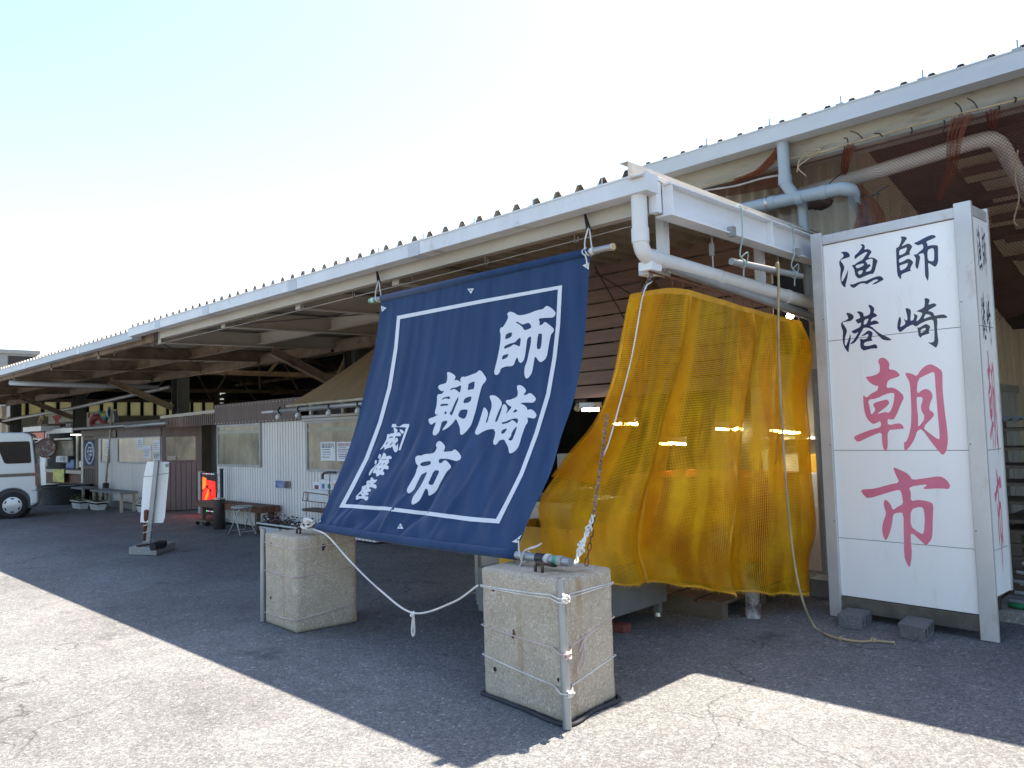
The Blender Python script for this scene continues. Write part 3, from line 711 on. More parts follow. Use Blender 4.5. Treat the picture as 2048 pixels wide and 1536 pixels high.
# columns with knee braces
for x in (-4.0, -10.75, -17.75, -24.85, -31.85):
    m = MB()
    for sx in (-1, 1): m.box((x+sx*0.15-0.008, 7.2, 0), (x+sx*0.15+0.008, 7.48, 3.1))
    m.box((x-0.142, 7.335, 0), (x+0.142, 7.347, 3.1))
    build('column', m, 'column_dark', shed)
    m = MB(); ibeam(m, (x, 7.19, 2.32), (x, 5.85, 2.90), 0.13, 0.11, up=(0, 0.38, 0.9)); build('knee_brace', m, 'beam_old', shed)
# long pipe slung under the old canopy and the tie rods
build('tie_pipe', MB().tube([(-33, 6.9, 2.35), (-24.8, 7.1, 2.52), (-17.9, 7.15, 2.74)], 0.05, 10), 'steel_grey', shed, True)
build('drain_pipe', MB().tube([(-19.2, 4.3, 2.86), (-19.0, 4.8, 2.83), (-18.4, 7.1, 2.76)], 0.055, 10), 'gutter_blue', shed, True)
for a, b in (((-11.1, 4.3, 2.93), (-16.0, 7.1, 3.0)), ((-13.5, 4.3, 2.93), (-18.6, 7.1, 3.0)), ((-16, 4.3, 2.93), (-21.6, 7.1, 3.0)), ((-3.9, 7.0, 2.93), (-9, 4.4, 2.93))):
    build('tie_rod', MB().tube([a, b], 0.009, 6), 'dark_steel', shed)
# J hooks under the eave beam with the cord strung through them
for i in range(9):
    x = -3.45-i*0.92 if i < 5 else -8.15-(i-5)*1.5
    z = 2.925
    p = [(x, 4.215, z+0.02), (x, 4.215, z-0.055)]+arc((x+0.016, 4.215, z-0.055), (-1, 0, 0), (0, 0, -1), 0.016, 0, PI, 6)+[(x+0.032, 4.215, z-0.03)]
    build('hook', MB().tube(p, 0.0045, 6), 'chain_steel', shed)
build('guide_wire', MB().tube(sag((-2.95, 4.25, 2.885), (-11, 4.23, 2.875), 0.015, 30), 0.004, 5), 'rope_grey', shed)
# hall walls
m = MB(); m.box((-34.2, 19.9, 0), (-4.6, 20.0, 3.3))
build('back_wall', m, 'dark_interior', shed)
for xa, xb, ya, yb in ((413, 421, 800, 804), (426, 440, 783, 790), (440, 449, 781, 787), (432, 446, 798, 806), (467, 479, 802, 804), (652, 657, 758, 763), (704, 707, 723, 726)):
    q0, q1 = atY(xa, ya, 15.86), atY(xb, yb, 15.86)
    m = MB(); m.box((q0.x, 15.86, q1.z), (q1.x, 15.9, q0.z)); build('skylight', m, 'skylight_glow', shed)  # glowing panels stand in for daylight through small openings
# far end wall with translucent strips
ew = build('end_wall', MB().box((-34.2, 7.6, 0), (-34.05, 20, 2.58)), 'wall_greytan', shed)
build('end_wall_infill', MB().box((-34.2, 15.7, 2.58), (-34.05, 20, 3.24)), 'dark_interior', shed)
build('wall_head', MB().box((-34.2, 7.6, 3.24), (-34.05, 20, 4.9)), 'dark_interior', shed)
for i in range(15):
    y = 7.75+i*0.53
    build('window_strip', MB().box((-34.12, y, 2.58), (-34.10, y+0.42, 3.24)), 'clerestory', shed)
    build('mullion', MB().box((-34.16, y+0.42, 2.58), (-34.04, y+0.53, 3.24)), 'dark_interior', shed)
build('side_wall', MB().box((-36, 7.45, 0), (-34.3, 7.6, 3.0)), 'wall_greytan', shed)
# inner dark partition on the right so the hall stays closed
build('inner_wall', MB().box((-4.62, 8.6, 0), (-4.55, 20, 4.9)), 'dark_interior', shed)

# --- right end of the canopy: end beam, flashing, hangers, downpipe
m = ibeam(MB(), (-2.70, 4.2, 3.095), (-2.70, 6.9, 3.095), 0.213, 0.12)
eb = build('end_beam', m, 'beam_white', shed)
for y in (4.225, 5.62): build('stiffener', MB().box((-2.70, y, 2.895), (-2.642, y+0.009, 3.083)), 'beam_white', eb)
build('gutter_bracket', MB().box((-2.76, 4.13, 2.9), (-2.70, 4.185, 3.12)), 'beam_white', shed)
m = MB(); m.box((-2.80, 3.97, 3.10), (-2.795, 6.9, 3.215)); m.box((-2.795, 3.97, 3.10), (-2.70, 6.9, 3.105)); m.box((-2.86, 3.97, 3.212), (-2.80, 6.9, 3.217))
m.box((-2.97, 4.05, 3.075), (-2.80, 6.9, 3.085))
fl = build('end_flashing', m, 'flashing_beige', shed)
for y in (4.2, 5.55): build('flashing_clip', MB().bar((-2.79, y, 3.19), (-2.65, y+0.01, 3.095), 0.035, 0.005), 'beam_white', fl)
for y in (atX(1325, 470, -2.9).y, atX(1520, 540, -2.9).y):
    build('hanger_post', MB().box((-2.93, y-0.035, 2.56), (-2.87, y+0.035, 3.02)), 'beam_white', shed)
    build('hanger_bracket', MB().box((-3.0, y-0.16, 2.56), (-2.87, y-0.04, 2.63)), 'beam_white', shed, bevel=0.004)
P0 = atY(1280, 388, 4.09)
cx, cy = P0.x, 4.075
el = [(cx, cy, 3.02), (cx, cy, 2.72)]+[(cx, cy+0.09*(1-math.cos(a)), 2.72-0.09*math.sin(a)) for a in [PI/2*i/6 for i in range(1, 7)]]
end = V((cx+0.02, 6.95, 2.55))
dp = build('downpipe', MB().tube(el+[end], 0.052, 16), 'pvc_grey', shed, True, auto=50)
for q0, q1 in (((cx, cy, 2.80), (cx, cy, 2.71)), ((cx, cy+0.10, 2.629), (cx, cy+0.17, 2.626)), ((cx+0.008, 5.0, 2.601), (cx+0.008, 5.05, 2.6)), ((cx+0.016, 6.1, 2.572), (cx+0.016, 6.15, 2.571))):
    build('pipe_collar', MB().tube([q0, q1], 0.0575, 16), 'pvc_grey', dp, True, auto=50)
for y in (4.95, 6.0):   # hangers from the beam flange to the pipe
    z = 2.60-(y-4.5)*0.027
    m = MB(); m.box((-2.66, y-0.004, 2.86), (-2.62, y+0.05, 2.93)); m.tube([(cx+0.005, y+0.01, 2.9), (cx+0.005, y+0.01, z+0.05)], 0.006, 6); m.box((cx-0.012, y-0.005, 2.75), (cx+0.016, y+0.02, 2.84))
    build('pipe_hanger', m, 'steel_grey', dp)

# curtain rail below
rf, rb = atX(1327, 529, -2.8), atX(1640, 640, -2.8)
rail = thing('curtain_rail', rf, 'grey rusty rail pipe under the canopy end, carrying the yellow net', 'curtain rail')
build('rail_pipe', MB().tube([rf, rb+(rb-rf)*0.15], 0.038, 14), 'steel_grey', rail, True, auto=50)
r0, r1 = atX(1298, 543, -2.8), atX(1620, 636, -2.8)
build('rail_rod', MB().tube([r0, r1+(r1-r0)*0.1], 0.007, 8), 'rust', rail)
m = MB(); m.box((-2.86, r0.y-0.03, r0.z+0.005), (-2.76, r0.y+0.09, r0.z+0.065)); build('rail_end_block', m, 'beam_white', rail, bevel=0.005)
RAIL0, RAIL1 = r0, r1

# ================================================================== WAREHOUSE (taller roof at the right)
wh = thing('warehouse', (0, 7, 0), 'taller warehouse at the right with ribbed roof, grey gutter and tan sheet walls', 'warehouse')
m = ribbed(MB(), 8.0, -4.35, 6.42, 16, 4.085, 6.5, 0.2, 0.085)
build('roof_sheet', m, 'roof_sheet', wh)
wg = build('gutter', gutter(8.0, -4.4, 6.35, 3.975, 4.118, 0.16), 'gutter_blue', wh)
for i in range(16):
    x = -3.6+i*0.62
    m = MB(); m.tube([(x, 6.38, 4.10), (x, 6.38, 4.20)], 0.006, 6); m.box((x-0.03, 6.34, 4.112), (x+0.03, 6.42, 4.128)); build('gutter_bolt', m, 'steel_grey', wh)
build('eave_beam', MB().box((-4.3, 6.56, 3.80), (8, 6.76, 4.06)), 'beam_concrete', wh, bevel=0.008)
build('net_batten', MB().box((-3.4, 6.50, 3.765), (4, 6.555, 3.795)), 'pallet_wood', wh)
# corrugated wall panel and walls further in
def corr(x0, x1, y, z0, z1, pitch=0.13, d=0.03):
    m = MB(); n = int((x1-x0)/pitch*6)
    m.grid(n, 1, lambda u, v: (x0+(x1-x0)*u, y+d*math.sin(2*PI*(x1-x0)*u/pitch), z0+(z1-z0)*v)); return m
build('corrugated_wall', corr(-4.6, -2.50, 7.0, 2.93, 4.19), 'wall_greytan', wh, True)
def wallpanel(x0, x1, y, z0, z1, pitch):
    """flat ribbed sheet wall with narrow standing seams"""
    m = MB(); m.box((x0, y, z0), (x1, y+0.03, z1))
    x = x0+0.08
    while x < x1: m.box((x, y-0.012, z0), (x+0.014, y, z1)); x += pitch
    return m
def sidewall(y0, y1, z0, z1, X, pitch):
    m = MB(); y = y0+0.2
    tops = [(y0, min(z1, 4.06)), (8.4, min(z1, 4.46)), (y1, min(z1, 4.46))]
    m.prism([(X, y0, z0), (X, y1, z0)]+[(X, a, b) for a, b in reversed(tops)], (-0.03, 0, 0))
    while y < y1: m.box((X, y, z0), (X+0.016, y+0.02, min(z1, 4.05))); y += pitch
    return m
SWX = -2.97
build('side_wall', sidewall(7.03, 15, 2.02, 4.75, SWX, 0.42), 'wall_tan', wh)
build('lower_wall', sidewall(7.03, 15, 0.0, 1.9, SWX, 0.42), 'wall_grey', wh)
build('wall_rail', MB().box((SWX-0.03, 7.03, 1.9), (SWX+0.03, 15, 2.02)), 'steel_grey', wh)
build('end_wall', wallpanel(SWX, 8.0, 15.0, 0.0, 5.2, 0.3), 'wall_tan', wh)
for x in (-0.6, 1.1, 2.8):
    build('ceiling_beam', MB().bar((x, 6.8, 3.97), (x, 8.4, 4.36), 0.12, 0.2), 'beam_old', wh)
    build('ceiling_beam', MB().bar((x, 8.6, 4.32), (x, 14.5, 2.95), 0.12, 0.2), 'beam_old', wh)
m = MB(); m.add([(SWX, 6.8, 4.10), (8, 6.8, 4.10), (8, 8.5, 4.52), (SWX, 8.5, 4.52), (8, 15, 2.95), (SWX, 15, 2.95)], [(0, 1, 2, 3), (3, 2, 4, 5)])
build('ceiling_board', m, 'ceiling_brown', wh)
for i in range(9):
    y = 8.9+i*0.62; z = 4.52-(y-8.5)*0.2415
    build('ceiling_batten', MB().box((SWX+0.7, y-0.04, z-0.10), (8, y+0.04, z-0.02)), 'plank_dark', wh)
cn = V((0, 0.2415, 1)); cp = V((0, 8.5, 4.52))
for qx, qy in ((1905, 320), (1962, 362), (1940, 420), (2010, 420), (2025, 520), (1985, 480)):
    q = atPlane(qx, qy, cp, cn); x, y = q.x, q.y
    z = 4.52-(y-8.5)*0.2415
    build('skylight_stand_in', MB().add([(x, y, z-0.012), (x+0.5, y, z-0.012), (x+0.5, y+0.55, z-0.145), (x, y+0.55, z-0.145)], [(0, 1, 2, 3)]), 'wall_tan', wh)  # opaque tan patches, skylight brightness put into the colour
# pale insulated pipe behind the fishing net
wp = [(-4.2, 6.84, 3.52), (-1.55, 6.84, 3.69)]
c0 = V((-1.55, 6.84, 3.69)); e1 = atX(2048, 372, -1.36); dirn = (e1-V((-1.38, 6.95, 3.66))).normalized()
wp += smooth_path([c0, V((-1.43, 6.86, 3.69)), V((-1.38, 6.98, 3.655)), V((-1.38, 6.98, 3.655))+dirn*0.25], 5)+[V((-1.38, 6.98, 3.655))+dirn*3]
build('insulated_pipe', MB().tube(wp, 0.062, 16), 'pipe_white', wh, True, auto=60)
# grey drain pipes
Yp = 6.46
a, b, e = atY(1420, 432, Yp), atY(1680, 377, Yp), None
hp = [a+(a-b)*0.6, b]+[b+V((0.075*math.sin(t), 0.075*(1-math.cos(t)), -0.02*t)) for t in [PI/2*i/5 for i in range(1, 6)]]
hp += [hp[-1]+V((0, 0.25, -0.18)), hp[-1]+V((0, 0.5, -0.6))]
pv = build('drain_pipe', MB().tube(hp, 0.056, 16), 'pvc_blue', wh, True, auto=60)
T = atY(1588, 398, Yp); Tp = atY(1568, 300, Yp)
build('downspout', MB().tube([(Tp.x, 6.44, 3.99), (Tp.x, 6.45, T.z+0.15), (T.x+0.02, Yp, T.z)], 0.052, 16), 'pvc_blue', wh, True, auto=60)
build('pipe_collar', MB().tube([(Tp.x, 6.45, T.z+0.22), (Tp.x, 6.452, T.z+0.14)], 0.058, 16), 'pvc_blue', wh, True, auto=60)
for x, y in ((1648, 384), (1600, 396), (1545, 405)):
    c = atY(x, y, Yp); d_ = (b-a).normalized(); build('pipe_collar', MB().tube([c-d_*0.03, c+d_*0.03], 0.060, 16), 'pvc_blue', wh, True, auto=60)
L0 = atY(1604, 400, 6.6)
build('downspout', MB().tube([L0, L0+V((0.0, 0.05, -0.9))], 0.042, 14), 'pvc_blue', wh, True, auto=60)
build('pipe_clamp', MB().tube([atY(1536, 406, Yp)-V((0.012, 0, 0.003)), atY(1536, 406, Yp)+V((0.012, 0, 0.003))], 0.063, 16), 'stainless', wh, True, auto=60)

# ================================================================== WOODEN SLAT SCREEN
ws = thing('slat_screen', (-4.6, 6.2, 2.0), 'screen of brown horizontal planks hanging behind the banner and the yellow net', 'wooden screen')
z = 1.845
for i in range(10):
    h = 0.122
    x0, x1 = -5.9-random.random()*0.1, -2.95
    build('plank', MB().box((x0, 6.2+random.uniform(-.004, .004), z), (x1, 6.222, z+h)), 'plank_wood', ws, bevel=0.003)
    z += h+0.0155
for a, b in (((1184, 524), (1250, 640)), ((1190, 545), (1268, 592))): build('brace_wire', MB().tube([atY(a[0], a[1], 6.12), atY(b[0], b[1], 6.12)], 0.006, 6), 'dark_steel', ws)
for x in (-5.4, -4.6, -3.8): build('batten', MB().box((x-0.03, 6.224, 1.84), (x+0.03, 6.26, 3.2)), 'old_wood', ws)
# ================================================================== BANNER
YT = 4.0
BA, BB = atY(762, 597, YT), atY(1182, 503, YT)      # top pole line across the cloth
rightpx = [(1182, 503), (1174, 600), (1167, 700), (1152, 780), (1132, 850), (1108, 920), (1079, 990), (1052, 1055), (1032, 1108)]
leftpx = [(763, 597), (752, 690), (733, 770), (715, 840), (694, 905), (671, 965), (652, 1010), (640, 1035), (632, 1052)]
def edge(px, X0, X1):
    n = len(px)-1
    return [atX(x, y, X0+(X1-X0)*i/n) for i, (x, y) in enumerate(px)]
ER = edge(rightpx, BB.x, atY(1032, 1108, 3.35).x)
EL = edge(leftpx, BA.x, atY(632, 1052, 3.36).x)
def crv(P, t):
    n = len(P)-1; i = min(int(t*n), n-1); f = t*n-i
    q = lambda k: P[max(0, min(n, k))]
    a, b, c, d = q(i-1), q(i), q(i+1), q(i+2)
    return 0.5*((2*b)+(c-a)*f+(2*a-5*b+4*c-d)*f*f+(3*b-a-3*c+d)*f**3)
# one shared profile for both edges keeps the cloth a single curved sheet
def cloth(u, v):
    p = crv(EL, v).lerp(crv(ER, v), u)
    # slack between the two poles, folds that run down the cloth and gather towards the lower left corner
    amp = 0.003+0.010*v
    k = u*(1+0.55*(1-v))+0.10*v
    f = math.sin(41*k+2.1*math.sin(3*v+9*u))*0.5+math.sin(23*k+1.7)*0.6+0.5*math.sin(67*k+4*v)
    d = amp*f
    q = max(0, 1-((u*1.15)**2+((1-v)*1.3)**2))            # lower left corner
    d += 0.020*q*math.sin(30*(u-0.75*(1-v)))*min(1, u*6)
    for uc, sl, wd, am in ((0.60, 0.30, 0.022, -0.030), (0.34, 0.16, 0.016, -0.020), (0.47, 0.24, 0.012, 0.014), (0.83, 0.10, 0.02, -0.012), (0.2, 0.14, 0.014, -0.020), (0.72, 0.22, 0.014, 0.012), (0.12, 0.10, 0.010, 0.013)):
        c = uc-sl*(v-0.55)
        if v > 0.3: d += am*math.exp(-((u-c)/wd)**2)*min(1, (v-0.3)*2.4)
    d += 0.0016*math.sin(150*u+3)*max(0, 1-v*2.2)
    d *= min(1, (1-v)*14)*min(1, 0.15+v*20)
    n = V((0.0, -0.80, 0.45))
    return p+n*d+V((0, 0, -0.012*math.sin(PI*u)*v))
banner = thing('banner', (BA+BB)/2, 'large navy cloth banner with white brush lettering stretched between eave and concrete blocks', 'banner')
NU, NV = 200, 130
bmb = MB().grid(NU, NV, cloth)
cl = build('cloth', bmb, 'navy_cloth', banner, True)
tree = BVHTree.FromPolygons([tuple(v) for v in bmb.v], bmb.f)
def onto(px, off=0.004):
    r = ray(*px).normalized()
    h, n, _, _ = tree.ray_cast(EYEP, r)
    if h is None:
        best = min((tree.find_nearest(EYEP+r*((4.2+0.06*k)/r.dot(FW))) for k in range(36)), key=lambda q: q[3])
        h, n = best[0], best[1]
    if n.dot(r) > 0: n = -n
    return h+n*off
def decal(name, loops, m, step=6.0, off=0.004, rnd=True):
    vs, tr = fill(loops, step, rnd)
    mb = MB().add([onto((p.x, p.y), off) for p in vs], tr)
    return build(name, mb, m, banner, True)
for L in BAN: decal('painted_character', L, 'white_dye')
decal('painted_bracket', BRACKET, 'white_dye', rnd=False)
# white border line
out_ = [(795, 632), (960, 600), (1125, 570.5), (1121, 650), (1114, 715), (1101, 790), (1077, 870), (1047, 950), (1020, 1005), (999, 1047.5), (940, 1043), (860, 1032), (770, 1021), (679, 1015), (700, 975), (730, 917), (757, 845), (776, 775), (789, 695)]
inn_ = [(801, 638.5), (960, 607.5), (1116.5, 579), (1113, 650), (1106, 714), (1093, 788), (1069.5, 867), (1039.5, 947), (1012, 1003), (992.5, 1038.5), (940, 1034), (860, 1024), (770, 1013.5), (691, 1008.5), (708, 977), (738, 918), (764.5, 846), (783.5, 776), (796, 696)]
def dens(L, k=14):
    o = []
    for i in range(len(L)):
        a, b = L[i], L[(i+1) % len(L)]
        for j in range(k): o.append((a[0]+(b[0]-a[0])*j/k, a[1]+(b[1]-a[1])*j/k))
    return o
decal('painted_border', [dens(out_), dens(inn_)], 'white_dye', 5.0, rnd=False)
eyelets = []
for tri in ([(936, 578), (949, 577), (943, 588)], [(795, 1058), (802, 1047), (808, 1058)], [(763, 612), (774, 616), (765, 624)], [(1166, 531), (1181, 525), (1180, 540)], [(1025, 1084), (1048, 1071), (1040, 1088)], [(634, 1044), (640, 1033), (643, 1044)]):
    decal('corner_patch', [dens(tri, 3)], 'white_dye', 4.0, 0.006, rnd=False)
    c = onto((sum(p[0] for p in tri)/3, sum(p[1] for p in tri)/3), 0.009)
    build('eyelet', MB().lathe(c, [(0.006, 0), (0.006, 0.003)], 10, (0, -0.8, 0.5)), 'dark_steel', banner)
# poles
pd = (BB-BA).normalized()
build('top_hem', MB().tube([BA+pd*0.012, BB-pd*0.012], 0.0275, 14), 'navy_cloth', banner, True)
pd = (BB-BA).normalized(); pe0, pe1 = BA-pd*0.165, BB+pd*0.175
build('top_pole', MB().tube([pe0, pe1], 0.021, 14), 'steel_grey', banner, True, auto=50)
dd = (pe1-pe0).normalized()
build('pole_end', MB().tube([pe1-dd*0.002, pe1+dd*0.012], 0.0225, 14), 'wood_end', banner, True, auto=50)
for f, mname in ((0.01, 'tape_green'), (0.035, 'tape_green'), (0.02, 'rope_white'), (0.925, 'rope_white'), (0.94, 'rope_white')):
    c = pe0.lerp(pe1, f); build('pole_tape' if 'tape' in mname else 'pole_lashing', MB().tube([c-dd*0.012, c+dd*0.012], 0.025, 14), mname, banner, True, auto=50)
qb0, qb1 = crv(EL, 1)+V((-0.12, 0, 0.0)), atY(1141, 1125, 3.34)
qb1 = V((qb1.x, 3.34, qb1.z))
db = (qb1-crv(ER, 1)).normalized()
qm = crv(ER, 1)
hem = [V(cloth(u/24, 1)) for u in range(25)]
build('hem', MB().tube([p+V((0, 0.004, -0.006)) for p in hem], 0.030, 14), 'navy_cloth', banner, True)
build('bottom_pole', MB().tube([qm+V((0, 0.004, -0.006))-db*0.03, qb1], 0.0245, 16), 'steel_grey', banner, True, auto=50)
for a_, b_, r_, mn, nm in ((0.40, 0.54, 0.0262, 'tape_black', 'pole_tape'), (0.58, 0.64, 0.030, 'rope_white', 'pole_lashing'), (0.72, 0.78, 0.0262, 'tape_green', 'pole_tape'), (0.79, 0.87, 0.030, 'rope_grey', 'pole_lashing')):
    L_ = (qb1-qm).length
    build(nm, MB().tube([qm+db*L_*a_, qm+db*L_*b_], r_, 16), mn, banner, True, auto=50)
# cords that tie the eyelets to the poles
def cord(name, pts, r, m, label=None, cat='cord', parent=None, k=6, seg=7):
    o = build(name, MB().tube(smooth_path(pts, k), r, seg), m, parent, True)
    if label: tag(o, label, cat)
    return o
ey = onto((1176, 531), 0.01)
tp = pe0.lerp(pe1, 0.915)
cord('lashing_cord', [ey, ey+V((0.01, -0.02, 0.05)), tp+V((0.0, -0.03, 0.0)), tp+V((0.01, 0, 0.03)), tp+V((0.03, 0.03, 0)), tp+V((0.03, -0.03, -0.02)), ey+V((0.012, -0.015, 0.02)), ey+V((0.02, -0.02, -0.02))], 0.0045, 'rope_white', parent=banner)
ey = onto((1039, 1082), 0.01); tp = qm.lerp(qb1, 0.18)
cord('lashing_cord', [ey, tp+V((-0.02, -0.03, 0.02)), tp+V((0.0, -0.02, -0.035)), tp+V((0.02, 0.03, 0.0)), tp+V((0.03, -0.01, 0.04)), tp+V((0.12, -0.02, 0.07)), tp+V((0.15, -0.02, 0.085)), tp+V((0.11, -0.03, 0.06)), tp+V((0.02, -0.03, 0.03)), tp+V((-0.02, -0.03, -0.06)), tp+V((-0.13, -0.03, -0.075))], 0.0045, 'rope_white', parent=banner)
# straps from the eave down to the top pole
for f, xx, yy, lab in ((0.045, 753, 538, 'black strap and cord holding the left end of the banner pole'), (0.925, 1169, 426, 'black strap and cord holding the right end of the banner pole')):
    top = atY(xx, yy, 4.16); p = pe0.lerp(pe1, f)
    st = thing('hanging_strap', top, lab, 'strap')
    md = top.lerp(p, 0.45)
    build('strap', MB().tube([top+V((0.0, 0, 0.02)), md+V((0.012, 0, 0))], 0.009, 6), 'tape_black', st)
    build('strap', MB().tube([top+V((-0.006, 0, 0.02)), md+V((0.035, 0.01, -0.01))], 0.007, 6), 'tape_black', st)
    build('cord', MB().tube(smooth_path([md+V((0.02, 0, 0.01)), md.lerp(p, 0.5)+V((-0.01, -0.01, 0)), p+V((0, -0.024, 0)), p+V((0.01, 0, -0.024)), p+V((0.015, 0.024, 0)), md+V((0.03, 0, 0.0))], 5), 0.006, 6), 'rope_white', st, True)

# ================================================================== CONCRETE BLOCKS
def ballast(name, A, B, C_, h, label):
    """A left front, B front corner, C right rear ground corners"""
    A, B, C_ = V(A), V(B), V(C_)
    ux = (B-A); uy = (C_-B); D = A+uy
    t = thing(name, (A+C_)/2, label, 'concrete block', 'ballast blocks holding the banner')
    rr = random.Random(int(abs(A.x)*100))
    m = MB(); n = 14; k = 16
    bm = bmesh.new()
    bmesh.ops.create_cube(bm, size=1.0)
    bmesh.ops.subdivide_edges(bm, edges=bm.edges[:], cuts=22, use_grid_fill=True)
    for v in bm.verts:
        c = v.co.copy()
        # rounded, chipped arrises
        q = [abs(c.x)*2, abs(c.y)*2, abs(c.z)*2]
        p = A+ux*(c.x+0.5)+uy*(c.y+0.5)+V((0, 0, h*(c.z+0.5)))
        e = sorted(q)
        cen = A+ux*0.5+uy*0.5+V((0, 0, h*0.5))
        near = max(0, (e[1]-0.93)/0.07)
        ns = noise.noise(p*9)*0.5+noise.noise(p*31)*0.35
        p = p+(cen-p).normalized()*(0.011*near**2*(1.0+2.2*max(0, ns)))
        p += (p-cen).normalized()*0.0022*noise.noise(p*14)
        v.co = p
    for v in bm.verts: m.v.append(v.co.copy())
    for f in bm.faces: m.f.append(tuple(v.index for v in f.verts))
    bm.free()
    build('block_body', m, 'ballast_concrete', t, True)
    return t, ux, uy, A
nb, nux, nuy, nA = ballast('ballast_block', (-3.395, 3.165, 0), (-2.715, 3.112, 0), (-2.755, 3.60, 0), 0.742, 'nearest rough concrete block, with a steel pipe at its front corner under the pole end')
lb, lux, luy, lA = ballast('ballast_block', (-6.10, 3.215, 0), (-5.545, 3.185, 0), (-5.475, 3.71, 0), 0.748, 'further concrete block with rust streaks, under the lower left banner corner')
def on_block(A, ux, uy, s, t, z, off=0.0):
    """perimeter helper: s along front, t along side (0..1)"""
    return A+ux*s+uy*t+V((0, 0, z))
for (A, ux, uy, top, s0, t0, par) in ((nA, nux, nuy, 0.742, 0.60, 0.22, nb), (lA, lux, luy, 0.748, 0.62, 0.25, lb)):
    c = on_block(A, ux, uy, s0, t0, top-0.01)
    p = [c+V((-0.025, 0, 0)), c+V((-0.027, 0, 0.04))]+[c+V((-0.027*math.cos(a), 0.006, 0.04+0.024*math.sin(a))) for a in [PI*i/6 for i in range(1, 6)]]+[c+V((0.027, 0, 0.04)), c+V((0.025, 0, 0))]
    build('lifting_loop', MB().tube(p, 0.009, 8), 'dark_steel', par, True)
    e = qb1.lerp(qm, 0.25)-V((0, 0.0, 0.03)) if par is nb else crv(EL, 1)+V((-0.05, -0.01, -0.01))
    k0 = c+V((0, 0, 0.05))
    d_ = e-k0
    link = [k0+d_*0.0+V((0, -0.012, 0)), k0+d_*0.45+V((0, -0.024, 0.012)), e+V((0, -0.02, 0.0)), e+V((0.01, 0.012, 0.012)), k0+d_*0.5+V((0, 0.022, 0.004)), k0+V((0, 0.012, 0))]
    tag(build('shackle', MB().tube(smooth_path(link, 5), 0.0075, 8, closed=True), 'dark_steel', None, True), 'dark steel shackle on top of the '+('nearest concrete block, tied to the pole end' if par is nb else 'left concrete block beside the knotted banner corner'), 'shackle')
# form-tie holes and a rusted iron stub in the cast faces
def facehole(par, A, ux, uy, s, z, r, m='soil', face='front'):
    p = A+ux*s+V((0, 0, z)) if face == 'front' else A+ux+uy*s+V((0, 0, z)); n = -uy.normalized() if face == 'front' else ux.normalized()
    build('form_hole', MB().lathe(p-n*0.02, [(r, 0.0), (r, 0.0215)], 10, n), m, par)
for s, z, r in ((0.17, 0.625, 0.013), (0.16, 0.17, 0.014), (0.93, 0.225, 0.011)): facehole(nb, nA, nux, nuy, s, z, r)
for s, z, r in ((0.42, 0.40, 0.012), (0.405, 0.382, 0.010), (0.415, 0.418, 0.008)): facehole(nb, nA, nux, nuy, s, z, r, 'rust')
for s, z, r in ((0.22, 0.66, 0.013), (0.2, 0.22, 0.013)): facehole(lb, lA, lux, luy, s, z, r)
for s, z, r in ((0.45, 0.655, 0.018), (0.44, 0.63, 0.012)): facehole(lb, lA, lux, luy, s, z, r, 'soil', 'side')
# rope windings round the blocks
def winding(A, ux, uy, z4, m, label, r=0.0042, off=0.0025, pipe=None):
    nx, ny = ux.normalized()*off, uy.normalized()*off
    B, C_, D = A+ux, A+ux+uy, A+uy
    pts = [A-nx-ny+V((0, 0, z4[0]))]
    n = 8
    for i in range(1, n): pts.append((A-ny+ux*i/n)+V((0, 0, z4[0]+(z4[1]-z4[0])*i/n-0.006*math.sin(PI*i/n))))
    if pipe is not None: pts += pipe(z4[1])
    else: pts.append(B+nx-ny+V((0, 0, z4[1])))
    for i in range(1, n): pts.append((B+nx+uy*i/n)+V((0, 0, z4[1]+(z4[2]-z4[1])*i/n)))
    pts += [C_+nx+ny+V((0, 0, z4[2])), D-nx+ny+V((0, 0, z4[3]))]
    return tag(build('rope_winding', MB().tube(pts, r, 7, closed=True), m, None, True), label, 'rope')
pc = nA+nux+(nux.normalized()*0.030)-(nuy.normalized()*0.030)
def pround(z): return [pc+V((-0.012, -0.031, z)), pc+V((0.022, -0.022, z)), pc+V((0.031, 0.012, z))]
winding(nA, nux, nuy, (0.635, 0.668, 0.655, 0.62), 'rope_white', 'white rope wound twice round the nearest block just below its top edge', pipe=pround, r=0.0042)
winding(nA, nux, nuy, (0.628, 0.648, 0.648, 0.61), 'rope_white', 'second white rope strand just under the upper one on the nearest block', pipe=pround, r=0.0038)
winding(nA, nux, nuy, (0.405, 0.385, 0.46, 0.43), 'rope_pink', 'pinkish cord round the middle of the nearest block, knotted on its right side', pipe=pround)
winding(nA, nux, nuy, (0.235, 0.185, 0.245, 0.22), 'rope_white', 'pale cord round the nearest block a little above the ground', pipe=pround)
for z, m_ in ((0.668, 'rope_white'), (0.385, 'rope_pink'), (0.185, 'rope_white')):
    c = pc+V((0.03, -0.012, z))
    kn = MB()
    for j in range(4):
        rr = random.Random(j+int(z*100)); q = V((rr.uniform(-.014, .014), rr.uniform(-.014, .014), rr.uniform(-.012, .012)))
        kn.tube(arc(c+q, V((rr.uniform(-1, 1), rr.uniform(-1, 1), rr.uniform(-1, 1))).normalized(), V((rr.uniform(-1, 1), rr.uniform(-1, 1), rr.uniform(-1, 1))).normalized(), 0.014, 0, 2*PI, 10), 0.006, 6)
    lab = {0.668: 'white knot at the top rope beside the corner pipe', 0.385: 'pink knot at the middle cord beside the corner pipe', 0.185: 'white frayed knot at the lowest cord beside the corner pipe'}[z]
    tag(build('knot', kn, m_, None, True), lab, 'knot')
kc = nA+nux+nuy*0.33+nux.normalized()*0.016+V((0, 0, 0.415))
